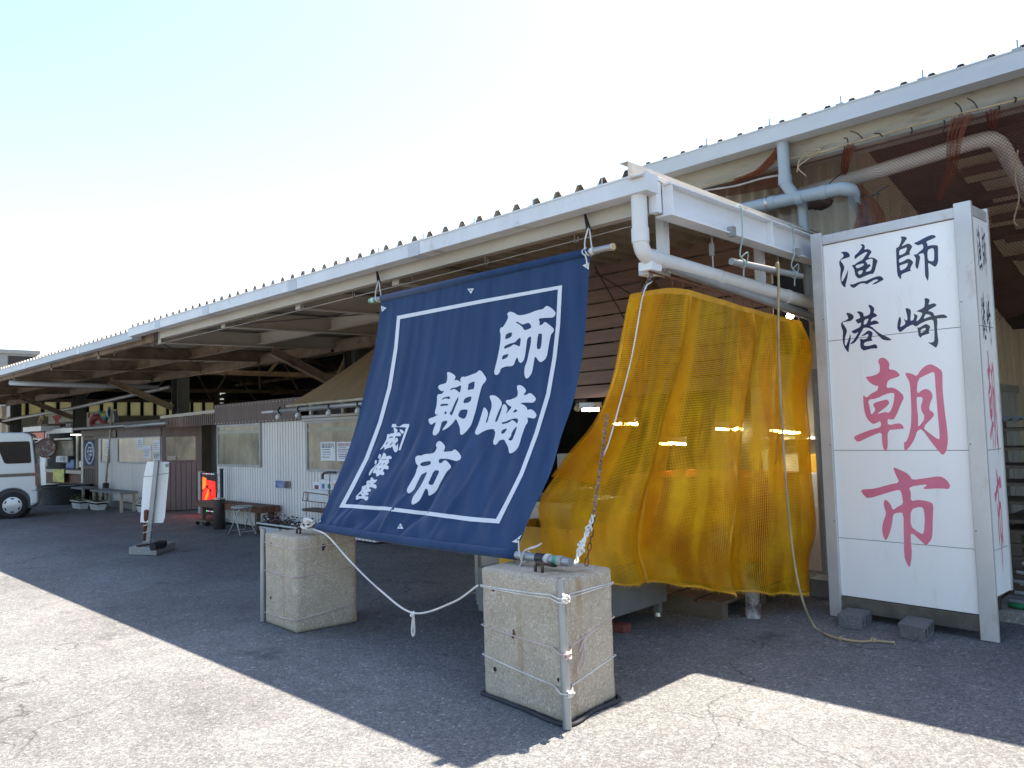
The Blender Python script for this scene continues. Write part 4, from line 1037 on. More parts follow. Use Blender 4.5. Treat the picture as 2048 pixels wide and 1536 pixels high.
tag(build('cord_loop', MB().tube(smooth_path([kc, kc+V((0.01, -0.01, -0.05)), kc+V((0.014, -0.02, -0.12)), kc+V((0.012, -0.06, -0.165)), kc+V((0.012, -0.075, -0.14)), kc+V((0.012, -0.04, -0.09)), kc+V((0.008, -0.005, -0.02)), kc+V((0.014, 0.0, 0.01)), kc+V((0.012, -0.05, -0.05)), kc+V((0.014, -0.055, -0.06))], 5), 0.0045, 6), 'rope_pink', None, True), 'pink cord loop hanging from the knot on the right side of the nearest block', 'cord')
winding(lA, lux, luy, (0.665, 0.655, 0.665, 0.66), 'rope_pink', 'pinkish cord round the top of the left block', r=0.0048)
winding(lA, lux, luy, (0.435, 0.435, 0.46, 0.45), 'rope_pink', 'pinkish cord round the middle of the left block', r=0.0048)
winding(lA, lux, luy, (0.085, 0.105, 0.16, 0.12), 'rope_pink', 'pinkish cord round the foot of the left block', r=0.006)
# thick dark rope lying round the foot of the near block
def ringrope(A, ux, uy, off, z, r, m, label):
    nx, ny = ux.normalized()*off, uy.normalized()*off
    P = [A-nx-ny, A+ux*0.5-ny*1.1, A+ux+nx*0.7-ny, A+ux+nx+uy*0.5, A+ux+uy+nx+ny*0.6, A+uy*1.0+ux*0.5+ny, A+uy-nx+ny]
    pts = []
    C8 = smooth_path(P+[P[0]], 10)
    for i, p in enumerate(C8): pts.append(p+V((0, 0, z)))
    return tag(build('thick_rope', MB().tube(pts, r, 10), m, None, True), label, 'rope')
ringrope(nA, nux, nuy, 0.012, 0.011, 0.0105, 'rope_dark', 'thick dark rope lying on the asphalt round the foot of the nearest block')
# steel pipes tied to the blocks
tag(build('corner_pipe', MB().tube([pc+V((0.0, 0.0, 0.004)), pc+V((-0.010, 0.0, 0.765))], 0.0225, 16), 'steel_grey', None, True, auto=50), 'grey steel pipe standing tied to the front corner of the nearest block', 'pipe')
pl = lA-lux.normalized()*0.032+luy*0.0
tag(build('corner_pipe', MB().tube([pl+V((-0.008, 0, 0.004)), pl+V((0.012, 0.0, 0.775))], 0.0225, 14), 'steel_grey', None, True, auto=50), 'grey steel pipe standing tied to the left edge of the further block', 'pipe')
# rope slung between the blocks with a hanging loop
s0 = crv(EL, 1)+V((0.0, -0.03, -0.02)); s1 = nA+V((-0.012, -0.012, 0.635))
knp = atD(827, 1226, 4.95)
q1 = atD(700, 1122, 5.5); q2 = atD(760, 1180, 5.2); q3 = atD(905, 1205, 4.65); q0 = atD(655, 1072, 5.75)
rope = build('slack_rope', MB().tube(smooth_path([s0, q0, q1, q2, knp, q3, s1], 8), 0.0062, 8), 'rope_white', None, True)
tag(rope, 'white rope hanging slack between the two concrete blocks', 'rope')
lp = smooth_path([knp, knp+V((-0.012, 0, -0.06)), knp+V((-0.02, 0, -0.12)), knp+V((-0.008, 0, -0.145)), knp+V((0.006, 0, -0.12)), knp+V((0.004, 0, -0.05)), knp+V((0.0, 0, 0.002)), knp+V((0.014, -0.012, -0.008)), knp+V((0.0, -0.018, -0.016)), knp+V((-0.014, -0.01, -0.01)), knp+V((-0.006, 0.012, 0.008))], 6)
build('hanging_loop', MB().tube(lp, 0.0065, 7), 'rope_white', rope, True)
# knot of rope at the lower left corner of the banner
kc = crv(EL, 1)+V((-0.04, -0.03, 0.015))
kn = MB(); rr = random.Random(5)
for j in range(14):
    q = V((rr.uniform(-.10, .05), rr.uniform(-.03, .03), rr.uniform(-.018, .022)))
    u_ = V((rr.uniform(-1, 1), rr.uniform(-1, 1), rr.uniform(-.6, .6))).normalized(); w_ = u_.orthogonal().normalized()
    kn.tube(arc(kc+q, u_, w_, rr.uniform(0.018, 0.034), 0, 2*PI*0.8, 12), 0.0065, 6)
kn.tube(smooth_path([kc+V((-0.10, 0, 0.02)), kc+V((-0.02, -0.02, 0.045)), kc+V((0.08, -0.02, 0.03))], 6), 0.009, 7)
tag(build('rope_knot', kn, 'rope_white', None, True), 'bunched white rope knot at the lower left corner of the banner', 'knot')

# ================================================================== YELLOW NET CURTAIN
rows = [  # pixel + distance from the eye along the view axis; left -> right
 [(1262, 588, 4.86), (1345, 576, 5.17), (1412, 590, 5.48), (1480, 611, 5.82), (1545, 629, 6.18), (1602, 643, 6.56)],
 [(1248, 660, 4.92), (1322, 665, 5.20), (1400, 675, 5.50), (1476, 690, 5.82), (1543, 702, 6.16), (1620, 700, 6.50)],
 [(1222, 770, 5.00), (1300, 775, 5.26), (1384, 782, 5.54), (1466, 790, 5.82), (1538, 797, 6.14), (1612, 790, 6.46)],
 [(1190, 850, 5.12), (1280, 865, 5.34), (1372, 875, 5.58), (1458, 880, 5.84), (1535, 885, 6.12), (1616, 880, 6.42)],
 [(1128, 930, 5.26), (1250, 950, 5.42), (1358, 960, 5.64), (1450, 965, 5.86), (1532, 970, 6.10), (1619, 965, 6.40)],
 [(1084, 1005, 5.38), (1222, 1030, 5.50), (1350, 1045, 5.68), (1446, 1050, 5.88), (1530, 1055, 6.08), (1624, 1050, 6.38)],
 [(1086, 1070, 5.40), (1220, 1100, 5.52), (1348, 1110, 5.70), (1446, 1118, 5.86), (1530, 1125, 6.06), (1621, 1120, 6.36)],
 [(1094, 1148, 5.40), (1240, 1166, 5.54), (1370, 1172, 5.74), (1460, 1184, 5.86), (1536, 1187, 6.04), (1613, 1186, 6.34)],
]
def netpx(u, v):
    nr = len(rows)-1; j = min(int(v*nr), nr-1); f = v*nr-j
    def row(R, u):
        n = len(R)-1; i = min(int(u*n), n-1); t = u*n-i
        q = lambda k: V(R[max(0, min(n, k))])
        a, b, c, d = q(i-1), q(i), q(i+1), q(i+2)
        return 0.5*((2*b)+(c-a)*t+(2*a-5*b+4*c-d)*t*t+(3*b-a-3*c+d)*t**3)
    R = [row(rows[max(0, min(nr, k))], u) for k in (j-1, j, j+1, j+2)]
    a, b, c, d = R
    return 0.5*((2*b)+(c-a)*f+(2*a-5*b+4*c-d)*f*f+(3*b-a-3*c+d)*f**3)
def netpt(u, v):
    p = netpx(u, v); P = atD(p.x, p.y, p.z)
    fold = 0.060*math.sin(2*PI*(2.6*u+0.45*v+0.25*math.sin(2.4*v+1)))*(0.3+0.7*v)+0.030*math.sin(2*PI*(5.3*u+0.8*v+0.2*math.sin(5*v)))*(0.5+0.5*v)
    fold += 0.006*math.sin(2*PI*13.5*u)*max(0, 1-v*6)
    fold += 0.045*noise.noise(V((u*5, v*4, 1.3)))+0.045*noise.noise(V((u*9-v*3, v*6, 4.1)))*v
    for uc, sl, wd, am in ((0.28, -0.06, 0.030, -0.06), (0.64, -0.12, 0.034, -0.07), (0.80, -0.02, 0.026, -0.05)):
        c = uc+sl*(v-0.3); fold += am*math.exp(-((u-c)/wd)**2)
    fold *= min(1, 0.12+v*5)
    return P+(FW*0.5+V((1, 0, 0))*-0.7).normalized()*fold+V((0, 0, 0.004*math.sin(60*u)*(v > 0.97)))
net = thing('net_curtain', (-2.8, 5.4, 2.4), 'big yellow mesh curtain hanging in folds from the rail beside the white sign', 'net curtain')
nm = MB().grid(220, 150, netpt, uv=lambda u, v: (u*2.75, v*2.35))
build('mesh_sheet', nm, 'yellow_net', net, True)
def strip(u0, u1, v0, v1, nu, nv, off):
    return MB().grid(nu, nv, lambda a, b: netpt(u0+(u1-u0)*a, v0+(v1-v0)*b)-FW*off)
pd = (BB-BA).normalized()
def layer(u0, u1, v0, v1, off, ph):
    def f(a, b):
        u, v = u0+(u1-u0)*a, v0+(v1-v0)*b
        return netpt(min(1, u+0.012*math.sin(5*b+ph)), v)+FW*(off+0.02*math.sin(9*a+4*b+ph))+UP*0.003
    return MB().grid(60, 110, f, uv=lambda a, b: ((u0+(u1-u0)*a)*2.75+0.4*b*0.1, (v0+(v1-v0)*b)*2.35+0.07))
for q in ((0.0, 0.17, 0.0, 0.62, 0.05, 0.3), (0.27, 0.36, 0.0, 0.99, 0.035, 1.0), (0.60, 0.72, 0.0, 0.99, 0.04, 2.0), (0.78, 0.86, 0.0, 0.6, 0.03, 3.1), (0.92, 1.0, 0.1, 0.98, 0.04, 4.0)):
    build('overlap_layer', layer(*q), 'yellow_net', net, True)
build('top_hem', strip(0, 1, 0.0, 0.028, 200, 3, 0.006), 'net_hem', net, True)
build('bottom_hem', strip(0, 1, 0.985, 1.0, 200, 3, 0.006), 'net_hem', net, True)
for u, v0, v1 in ((0.005, 0, 0.95), (0.30, 0.02, 0.98), (0.665, 0.02, 0.55), (0.60, 0.5, 0.98), (0.81, 0.02, 0.5), (0.985, 0.03, 0.98)):
    build('side_seam', MB().grid(3, 90, lambda a, b: netpt(max(0, min(1, u-0.006+0.012*a+0.010*math.sin(9*b))), v0+(v1-v0)*b)-FW*0.007), 'net_hem', net, True)
# frayed lower edge
fr = MB(); rr = random.Random(3)
for i in range(420):
    u = rr.uniform(0.12, 0.99); p = netpt(u, 1.0); L = rr.uniform(0.008, 0.032)
    d_ = V((rr.uniform(-.5, .5), rr.uniform(-.5, .5), -1)).normalized()*L
    s_ = RT*0.0012
    fr.add([p-s_, p+s_, p+d_], [(0, 1, 2)])
build('frayed_threads', fr, 'net_hem', net)['kind'] = 'stuff'
# rings and hooks along the rod
for i in range(14):
    t = 0.055+i*0.067
    u = 0.20+0.78*i/13.0
    p = RAIL0.lerp(RAIL1, t); q = netpt(u, 0.004)
    # nearest rod point above the hem
    tt = (q-RAIL0).dot((RAIL1-RAIL0))/(RAIL1-RAIL0).length_squared
    p = RAIL0.lerp(RAIL1, tt)
    a = MB(); a.tube(arc(p-V((0, 0, 0.012)), (0, 1, 0), (0, 0, 1), 0.014, 0, 2*PI, 14), 0.0035, 6)
    a.tube([p-V((0, 0, 0.024)), q.lerp(p, 0.35)-V((0.0, 0, 0.0)), q-V((0, 0, 0.008))], 0.0035, 6)
    build('curtain_ring', a, 'rust', net, True)
# chain and cord from the rail end down to the near block
def chain(pts, L, r, wd, m):
    P = []; pts = [V(p) for p in pts]
    for a, b in zip(pts, pts[1:]):
        n = max(1, int((b-a).length/(L*0.72)))
        P += [(a.lerp(b, (i+0.5)/n), (b-a).normalized()) for i in range(n)]
    mb = MB()
    for i, (c, d_) in enumerate(P):
        s_ = d_.cross(FW).normalized()
        if i % 2: s_ = d_.cross(s_).normalized()
        h = L/2-wd/2
        lp = [c+d_*h+s_*0]+[]
        lp = [c+d_*h+d_*math.sin(a)*wd/2+s_*math.cos(a)*wd/2 for a in [PI*k/5 for k in range(6)]]
        lp += [c-d_*h-d_*math.sin(a)*wd/2-s_*math.cos(a)*wd/2 for a in [PI*k/5 for k in range(6)]]
        mb.tube(lp, r, 6, closed=True)
    return mb
c0 = RAIL0+V((0, 0.03, -0.01)); c1 = atD(1284, 588, 4.80); c2 = atD(1214, 830, 4.66)
ch = thing('upper_chain', c0, 'short steel chain hanging from the front end of the curtain rail', 'chain')
build('chain_links', chain([c0, c1], 0.038, 0.0034, 0.017, 'chain_steel'), 'chain_steel', ch, True)
build('cord', MB().tube(smooth_path([c0+V((0, 0, -0.05)), c1+V((0.01, 0, 0)), atD(1262, 720, 4.72), atD(1222, 870, 4.60), atD(1205, 915, 4.56)], 6), 0.0042, 7), 'rope_white', ch, True)
c3, c4 = atD(1199, 945, 4.48), atD(1187, 1030, 4.40)
ch = thing('lower_chain', c2, 'grey steel chain on the left part of the yellow net above the knotted rope', 'chain')
build('chain_links', chain([c2, c3, c4], 0.034, 0.0033, 0.0165, 'chain_steel'), 'chain_steel', ch, True)
ch = thing('rusty_chain', c4, 'rusty brown chain hanging beside the knotted white rope behind the nearest block', 'chain')
build('chain_links', chain([c4, atD(1184, 1060, 4.36), atD(1178, 1100, 4.32), atD(1172, 1132, 4.30)], 0.042, 0.0036, 0.019, 'rust'), 'rust', ch, True)
kn = MB(); rr = random.Random(9)
K = smooth_path([atD(1187, 1030, 4.40), atD(1176, 1062, 4.31), atD(1162, 1095, 4.19), atD(1151, 1128, 4.08)], 14)
for ph in (0, PI):
    kn.tube([p+RT*0.0075*math.cos(i*0.55+ph)+FW*0.0075*math.sin(i*0.55+ph) for i, p in enumerate(K)], 0.0062, 6)
for t0 in (0.30, 0.36, 0.60, 0.66, 0.72):
    c = K[int(t0*(len(K)-1))]
    for q in range(3):
        a_ = V((rr.uniform(-1, 1), rr.uniform(-1, 1), rr.uniform(-1, 1))).normalized(); b_ = a_.orthogonal().normalized()
        kn.tube(arc(c+V((rr.uniform(-.006, .006), rr.uniform(-.006, .006), rr.uniform(-.008, .008))), a_, b_, rr.uniform(0.010, 0.017), 0, 2*PI*0.85, 10), 0.0058, 6)
tag(build('knotted_rope', kn, 'rope_white', None, True), 'knotted white rope running from the chain down to the end of the banner pole', 'rope')

# ================================================================== SIGN TOWER
SR, SL = atZ(1998, 1287.7), atZ(1660, 1232)
sx = (SR-SL).normalized(); sn = V((sx.y, -sx.x, 0))             # sn points out of the front face
if sn.dot(FW) > 0: sn = -sn
SW = (SR-SL).length; SH = 3.055
side = -sn
def find_depth():
    lo, hi = 0.2, 2.5
    for _ in range(40):
        md = (lo+hi)/2; P = SR+side*md+V((0, 0, 0.4)); d_ = P-EYEP
        x = 1024+F_PX*d_.dot(RT)/d_.dot(FW)
        lo, hi = (md, hi) if x < 2025 else (lo, md)
    return lo
SD = find_depth()
sign = thing('sign_tower', (SL+SR)/2+side*SD/2, 'tall white box sign with black and red brush characters in a metal frame', 'sign')
def S(a, d_, z): return SL+sx*a+side*d_+V((0, 0, z))
def sbox(a0, a1, d0, d1, z0, z1, m, name, bevel=0.003, par=None, twist=None):
    mb = MB(); mb.obox(S((a0+a1)/2, (d0+d1)/2, (z0+z1)/2), sx*(a1-a0)/2, side*(d1-d0)/2, V((0, 0, (z1-z0)/2)))
    return build(name, mb, m, par or sign, bevel=bevel)
PW = 0.092
for a0, d0 in ((0, 0), (SW-PW-0.02, 0), (0, SD-0.03), (SW-PW, SD-0.03)):
    w_ = PW if a0 == 0 or d0 > 0 else PW+0.02
    sbox(a0, a0+w_, d0, d0+0.034, 0.004 if d0 == 0 else 0.3, SH, 'alu_frame', 'frame_post', 0.004)
a0, a1 = PW, SW-PW-0.02
sbox(a0, a1, 0.012, 0.06, 2.955, SH-0.025, 'alu_frame', 'frame_rail')
sbox(SW-0.06, SW-0.004, 0.036, SD-0.032, 2.955, SH-0.025, 'alu_frame', 'frame_rail')
sbox(PW, SW-PW, SD-0.06, SD-0.012, 2.955, SH-0.025, 'alu_frame', 'frame_rail')
sbox(0.004, 0.06, 0.036, SD-0.032, 2.955, SH-0.025, 'alu_frame', 'frame_rail')
sbox(0.01, SW-0.01, 0.06, SD-0.06, SH-0.06, SH-0.035, 'alu_frame', 'roof_cover')
sbox(a0, a1, 0.02, 0.06, 0.055, 0.165, 'sill_wood', 'bottom_board')
sbox(SW-0.05, SW-0.03, PW, SD-PW, 0.28, 0.30, 'sill_wood', 'bottom_rail')
sbox(0.06, SW-0.06, 0.065, SD-0.065, 0.17, 2.95, 'dark_interior', 'inner_core', 0)
zs = [0.17]
def zpx(x, y): return atPlane(x, y, SL, sn).z
s1_, s2_, s3_ = zpx(1817, 1088.5), zpx(1807, 901), zpx(1792, 667)
zs = [0.17, s1_, s2_, s3_, 2.952]
for z0, z1 in zip(zs, zs[1:]):
    sbox(a0, a1, 0.030, 0.036, z0+0.0022, z1-0.0022, 'sign_white', 'front_panel', 0.0)
    sbox(SW-0.012, SW-0.006, 0.036, SD-0.032, max(0.305, z0)+0.0022, z1-0.0022, 'sign_white', 'side_panel', 0.0)
    sbox(0.006, 0.012, 0.036, SD-0.032, z0+0.0022, z1-0.0022, 'sign_white', 'side_panel', 0.0)
sbox(a0, a1, 0.0385, 0.0440, 0.172, 2.950, 'seam_dark', 'backing', 0.0)
sbox(SW-0.020, SW-0.0145, 0.036, SD-0.032, 0.306, 2.950, 'seam_dark', 'backing', 0.0)
for z in (0.75, 1.35, 2.35): # screws
    for aa in (SW-PW-0.005, 0.075):
        build('screw', MB().lathe(S(aa, 0.0, z), [(0.005, 0), (0.004, 0.003)], 8, sn), 'dark_steel', sign)
pf = S(0, 0.029, 0)
for mname, L in SIGN:
    vs, tr = fill(L)
    P = [atPlane(p.x, p.y, pf, sn) for p in vs]
    build('painted_character', MB().add(P, tr), mname, sign)
    Q = []
    for p in P:
        a = (p-SL).dot(sx); f = (a-a0)/(a1-a0); f = 0.5+(f-0.5)*0.93+0.03
        Q.append(S(SW-0.005, 0.06+f*(SD-0.12), p.z))
    build('painted_character', MB().add(Q, tr), mname, sign)

# hollow concrete blocks in front of the sign
def hollow(label, FL, FR, BR):
    FL, FR, BR = V(FL), V(FR), V(BR)
    ux = (FR-FL); uy = (BR-FR); L = ux.length; ux.normalize(); Wd = uy.length; uy.normalize(); h = 0.10
    mb = MB(); o = FL
    def bx(a0, a1, b0, b1, z0, z1):
        mb.obox(o+ux*(a0+a1)/2+uy*(b0+b1)/2+V((0, 0, (z0+z1)/2)), ux*(a1-a0)/2, uy*(b1-b0)/2, V((0, 0, (z1-z0)/2)))
    t_ = 0.021
    bx(0, L, 0, Wd, h-t_, h); bx(0, L, 0, Wd, 0.002, t_)
    nh = 3
    for i in range(nh+1):
        c = (Wd-0.03)*i/nh
        bx(0.012 if i == 0 else 0, L-0.0, c, c+0.03, t_, h-t_)
    bx(0.012, 0.03, 0.03, Wd-0.03, t_, h-t_)
    return tag(build('hollow_block', mb, 'block_concrete', None, bevel=0.002), label, 'concrete block', 'hollow blocks at the sign')
hollow('hollow concrete block lying at the left foot of the white sign', atZ(1675, 1255), atZ(1724, 1262), atZ(1744, 1247))
hollow('hollow concrete block lying in front of the middle of the white sign', atZ(1797, 1275), atZ(1850, 1286), atZ(1869, 1267))

# tan rope hanging from the small pipe and trailing over the asphalt
sp0, sp1 = atX(1463, 523, -2.645), atX(1602, 552, -2.645)
tag(build('short_pipe', MB().tube([sp0, sp1], 0.024, 14), 'steel_grey', None, True, auto=50), 'short grey pipe slung by green cords under the white end beam', 'pipe')
for f, lab in ((0.13, 'green cord tied round the near end of the short pipe and the white beam'), (0.87, 'green cord tied round the far end of the short pipe and the white beam')):
    p = sp0.lerp(sp1, f); top = V((-2.635, p.y, 3.10))
    m = MB().tube(smooth_path([top+V((-0.05, 0, 0.004)), top+V((0.006, 0, 0.0)), top+V((0.008, 0, -0.2)), V((-2.63, p.y, 2.86)), p+V((-0.01, 0, 0.07)), p+V((0.027, 0, 0.0)), p+V((0, 0.01, -0.027)), p+V((-0.027, 0.014, 0)), p+V((0, 0.02, 0.03)), p+V((0.027, 0.024, 0)), p+V((0, 0.03, -0.03)), p+V((-0.006, 0.03, -0.09))], 6), 0.006, 6)
    m.tube(smooth_path([p+V((0.0, -0.01, 0.04)), p+V((0.03, 0.03, 0.08)), p+V((0.02, 0.06, 0.05)), p+V((0.0, 0.05, -0.02))], 6), 0.005, 6)
    tag(build('tie_cord', m, 'rope_green', None, True), lab, 'cord')
rp = sp0.lerp(sp1, 0.60)
pts = [rp+V((-0.03, 0.0, -0.10)), rp+V((-0.028, 0, 0)), rp+V((0, 0, 0.030)), rp+V((0.028, -0.01, 0)), atD(1557, 700, 5.88), atD(1564, 850, 5.82), atD(1575, 1000, 5.75), atD(1588, 1120, 5.68), atD(1605, 1200, 5.62)]
gp = [(1628, 1252), (1658, 1271), (1690, 1279), (1720, 1283), (1750, 1282), (1790, 1285)]
pts += [atZ(x, y, 0.012) for x, y in gp]
rope2 = build('tan_rope', MB().tube(smooth_path(pts, 8), 0.0085, 8), 'rope_tan', None, True)
tag(rope2, 'tan rope hanging past the net and trailing over the asphalt before the sign', 'rope')
kn = MB()
for x, y in ((1681, 1277), (1749, 1281), (1743, 1280)):
    c = atZ(x, y, 0.016); kn.tube(arc(c, V((0, 1, 0)), V((.3, 0, 1)).normalized(), 0.012, 0, 2*PI, 10), 0.009, 7)
build('rope_knot', kn, 'rope_tan', rope2, True)
# ================================================================== ORANGE FISHING NET under the warehouse eave
fn = thing('fishing_net', (-1.2, 6.5, 3.78), 'orange fishing net draped under the taller warehouse roof over the pale pipe', 'fishing net')
def fnet(u, v):
    x = -3.15+u*4.3
    y = 6.49+0.42*v**1.3+0.05*math.sin(9*u+4*v)*v+0.03*math.sin(31*u+2*v)*v
    L_ = 0.34+1.11*max(0, min(1, (u-0.19)/0.05)); v_ = v; v = v*L_/1.45; z = 3.775-1.45*v+0.10*math.sin(5.5*u+0.4)*v*(1-v)*2-0.10*abs(math.sin(4.4*PI*u))*v*0.5
    return V((x+0.05*math.sin(7*v+11*u)*v, y, z))
build('net_sheet', MB().grid(150, 46, fnet, uv=lambda u, v: (u*4.6, v*1.55)), 'orange_net', fn, True)
def fl2(u, v):
    a = atY(1398+150*u, 378-18*u-(60*u**3), 6.50); b = atY(1398+165*u, 392+6*u-25*u*u, 6.78)
    return a.lerp(b, v)+V((0, 0.02*math.sin(8*u+5*v), 0))
build('net_sheet', MB().grid(40, 12, fl2, uv=lambda u, v: (u*1.4, v*0.5)), 'orange_net_bunched', fn, True)
def bunch(pts, w0, w1, m='orange_net_bunched'):
    P = smooth_path(pts, 10)
    def f(u, v):
        i = min(int(v*(len(P)-1)), len(P)-1); p = P[i]
        wd = w0+(w1-w0)*v
        return p+V(((u-0.5)*wd, 0.025*math.sin(u*26+v*4)-0.02, 0.01*math.sin(u*17)))
    return MB().grid(24, 40, f, uv=lambda u, v: (u*0.5, v*1.2))
for pts, a, b in (([atY(1925, 232, 6.47), atY(1912, 265, 6.42), atY(1908, 300, 6.45), atY(1903, 345, 6.7), atY(1880, 400, 6.9)], 0.14, 0.05),
                  ([atY(1700, 292, 6.47), atY(1694, 320, 6.45), atY(1690, 350, 6.6)], 0.09, 0.05),
                  ([atY(1985, 222, 6.47), atY(1985, 245, 6.45), atY(1990, 258, 6.6)], 0.10, 0.04),
                  ([atY(1718, 372, 6.55), atY(1730, 400, 6.6), atY(1742, 430, 6.62), atY(1740, 470, 6.65)], 0.06, 0.30),
                  ([atY(1478, 362, 6.47), atY(1520, 345, 6.46), atY(1550, 315, 6.46), atY(1565, 292, 6.48)], 0.14, 0.05)):
    build('net_gather', bunch(pts, a, b), 'orange_net_bunched', fn, True)
for (x0, y0, x1, y1) in ((1700, 262, 1727, 280), (1909, 205, 1925, 230), (1934, 196, 1957, 222), (1748, 267, 1765, 274), (1821, 255, 1822, 268), (1696, 285, 1688, 276), (1888, 240, 1885, 265), (2028, 195, 2030, 205), (1760, 388, 1730, 396), (1776, 372, 1745, 392), (1658, 368, 1685, 345), (1995, 212, 1997, 222)):
    a, b = atY(x0, y0, 6.44), atY(x1, y1, 6.49)
    build('cable_tie', MB().tube(smooth_path([a, a.lerp(b, 0.5)+V((0.01, 0, 0.01)), b], 4), 0.0055, 5), 'plastic_cable', fn)
build('edge_rope', MB().tube(smooth_path([atY(1405, 372, 6.485), atY(1480, 352, 6.485), atY(1560, 322, 6.485), atY(1640, 305, 6.485), atY(1760, 270, 6.485), atY(1900, 232, 6.485), atY(2048, 196, 6.485), V((0.5, 6.485, 3.79))], 8), 0.008, 6), 'rope_tan', fn, True)
build('edge_rope', MB().tube(smooth_path([atY(1410, 381, 6.5), atY(1470, 372, 6.47), atY(1520, 358, 6.46), atY(1560, 350, 6.47)], 8), 0.010, 6), 'rope_grey', fn, True)
build('loose_cord', MB().tube(smooth_path([atY(1612, 352, 6.4), atY(1596, 335, 6.42), atY(1604, 315, 6.44), atY(1628, 305, 6.45), atY(1618, 312, 6.43), atY(1610, 303, 6.44), atY(1640, 300, 6.47), atY(1600, 330, 6.43), atY(1594, 345, 6.42)], 8), 0.0055, 6), 'rope_tan', fn, True)
build('loose_cord', MB().tube(smooth_path([atY(2036, 300, 6.8), atY(2030, 350, 6.82), atY(2038, 395, 6.84), atY(2028, 440, 6.85), atY(2036, 452, 6.85)], 8), 0.006, 6), 'rope_tan', fn, True)
tag(build('bird_nest', MB().grid(14, 10, lambda u, v: atY(1640, 408, 6.75)+V((0.11*math.cos(2*PI*u)*math.sin(PI*v), 0.09*math.sin(2*PI*u)*math.sin(PI*v), 0.045*math.cos(PI*v)))*(1+0.35*noise.noise(V((u*9, v*7, 2))))), 'plank_dark', None, True), 'ragged brown bird nest wedged under the grey drain pipe elbow', 'nest')

# ================================================================== BOOTHS under the roof
def boxY(m, xl, xr, yt, yb, Y, t=0.02, front=0.0):
    """box whose front face spans the pixel frame on the plane Y"""
    a, b = atY(xl, yt, Y), atY(xr, yb, Y); c = atY(xl, yb, Y)
    return m.box((a.x, Y-front, c.z), (b.x, Y-front+t, a.z))
def seamwall(x0, x1, y, z0, z1, pitch, dirn=-1, d=0.022):
    """corrugated sheet, deep narrow ribs; faces -Y"""
    m = MB(); n = max(1, int((x1-x0)/pitch)); xs = []
    for i in range(n):
        b = x0+(x1-x0)*i/n; p = (x1-x0)/n
        xs += [(b, 0), (b+p*0.66, 0), (b+p*0.73, d), (b+p*0.93, d)]
    xs.append((x1, 0))
    base = len(m.v)
    for x, dy in xs: m.v += [V((x, y+dy, z0)), V((x, y+dy, z1))]
    for i in range(len(xs)-1): m.f.append((base+2*i, base+2*i+2, base+2*i+3, base+2*i+1))
    return m
# right booth
Y1 = 6.42
X0 = atY(434, 930, Y1).x
b1 = thing('market_booth', (X0, Y1, 0), 'pale corrugated market booth with two cloudy windows, running behind the banner', 'booth', 'booths under the market roof')
build('wall', seamwall(X0, -9.0, Y1, 0.03, 1.80, 0.085), 'hut_white', b1)
build('side_wall', MB().box((X0, Y1+0.02, 0.03), (X0+0.03, 9.2, 2.1)), 'dark_panel', b1)
build('side_wall', MB().box((-9.03, Y1+0.02, 0.03), (-9.0, 9.2, 1.8)), 'hut_white', b1)
build('roof', MB().box((X0, Y1+0.05, 2.06), (-9.0, 9.2, 2.09)), 'roof_dark', b1)
xb = atY(604, 800, Y1-0.02).x
m = MB(); n = 44
m.grid(n*4, 1, lambda u, v: (X0-0.01+(xb-X0)*u, Y1-0.035+0.008*math.sin(2*PI*u*n), 1.785+0.37*v))
bs_ = build('brown_band', m, 'brown_sheet', b1, True)
for i in range(26):
    for z in (1.81, 2.12):
        build('rivet', MB().lathe((X0+0.05+(xb-X0-0.1)*i/25, Y1-0.044, z), [(0.011, 0), (0.006, 0.006)], 6, (0, -1, 0)), 'white_paint', bs_)
def window(par, x0, x1, z0, z1, y, m, fr=0.035, band=True):
    w_ = build('window', MB().box((x0, y-0.012, z0), (x1, y-0.004, z1)), m, par)
    f = MB(); f.box((x0-fr, y-0.03, z0-fr), (x1+fr, y-0.006, z0)); f.box((x0-fr, y-0.03, z1), (x1+fr, y-0.006, z1+fr)); f.box((x0-fr, y-0.03, z0), (x0, y-0.006, z1)); f.box((x1, y-0.03, z0), (x1+fr, y-0.006, z1))
    build('window_frame', f, 'frame_grey', w_)
    if band:
        build('window_strip', MB().box((x0, y-0.019, z1-0.13), (x1, y-0.0125, z1-0.075)), 'board_cream', w_)
    return w_
a = atY(436, 862, Y1); b = atY(522, 930, Y1)
window(b1, a.x+0.04, b.x, 1.07, 1.745, Y1, 'vinyl_window')
a = atY(617, 842, Y1)
window(b1, a.x, -9.12, 1.03, 1.73, Y1, 'vinyl_window')
x = atY(607, 838, Y1).x
for z, r in ((1.835, 0.022), (1.785, 0.026)):
    build('gutter_pipe', MB().tube([(x+0.02, Y1-0.03, z), (-9.0, Y1-0.03, z)], r, 10), 'pvc_grey', b1, True)
build('dark_band', seamwall(xb, -9.0, Y1+0.10, 1.86, 2.06, 0.06), 'dark_panel', b1)
for xx in (618, 682): build('stud', MB().box((atY(xx, 830, Y1).x-0.03, Y1+0.02, 1.86), (atY(xx, 830, Y1).x+0.03, Y1+0.06, 2.06)), 'beam_paint', b1)

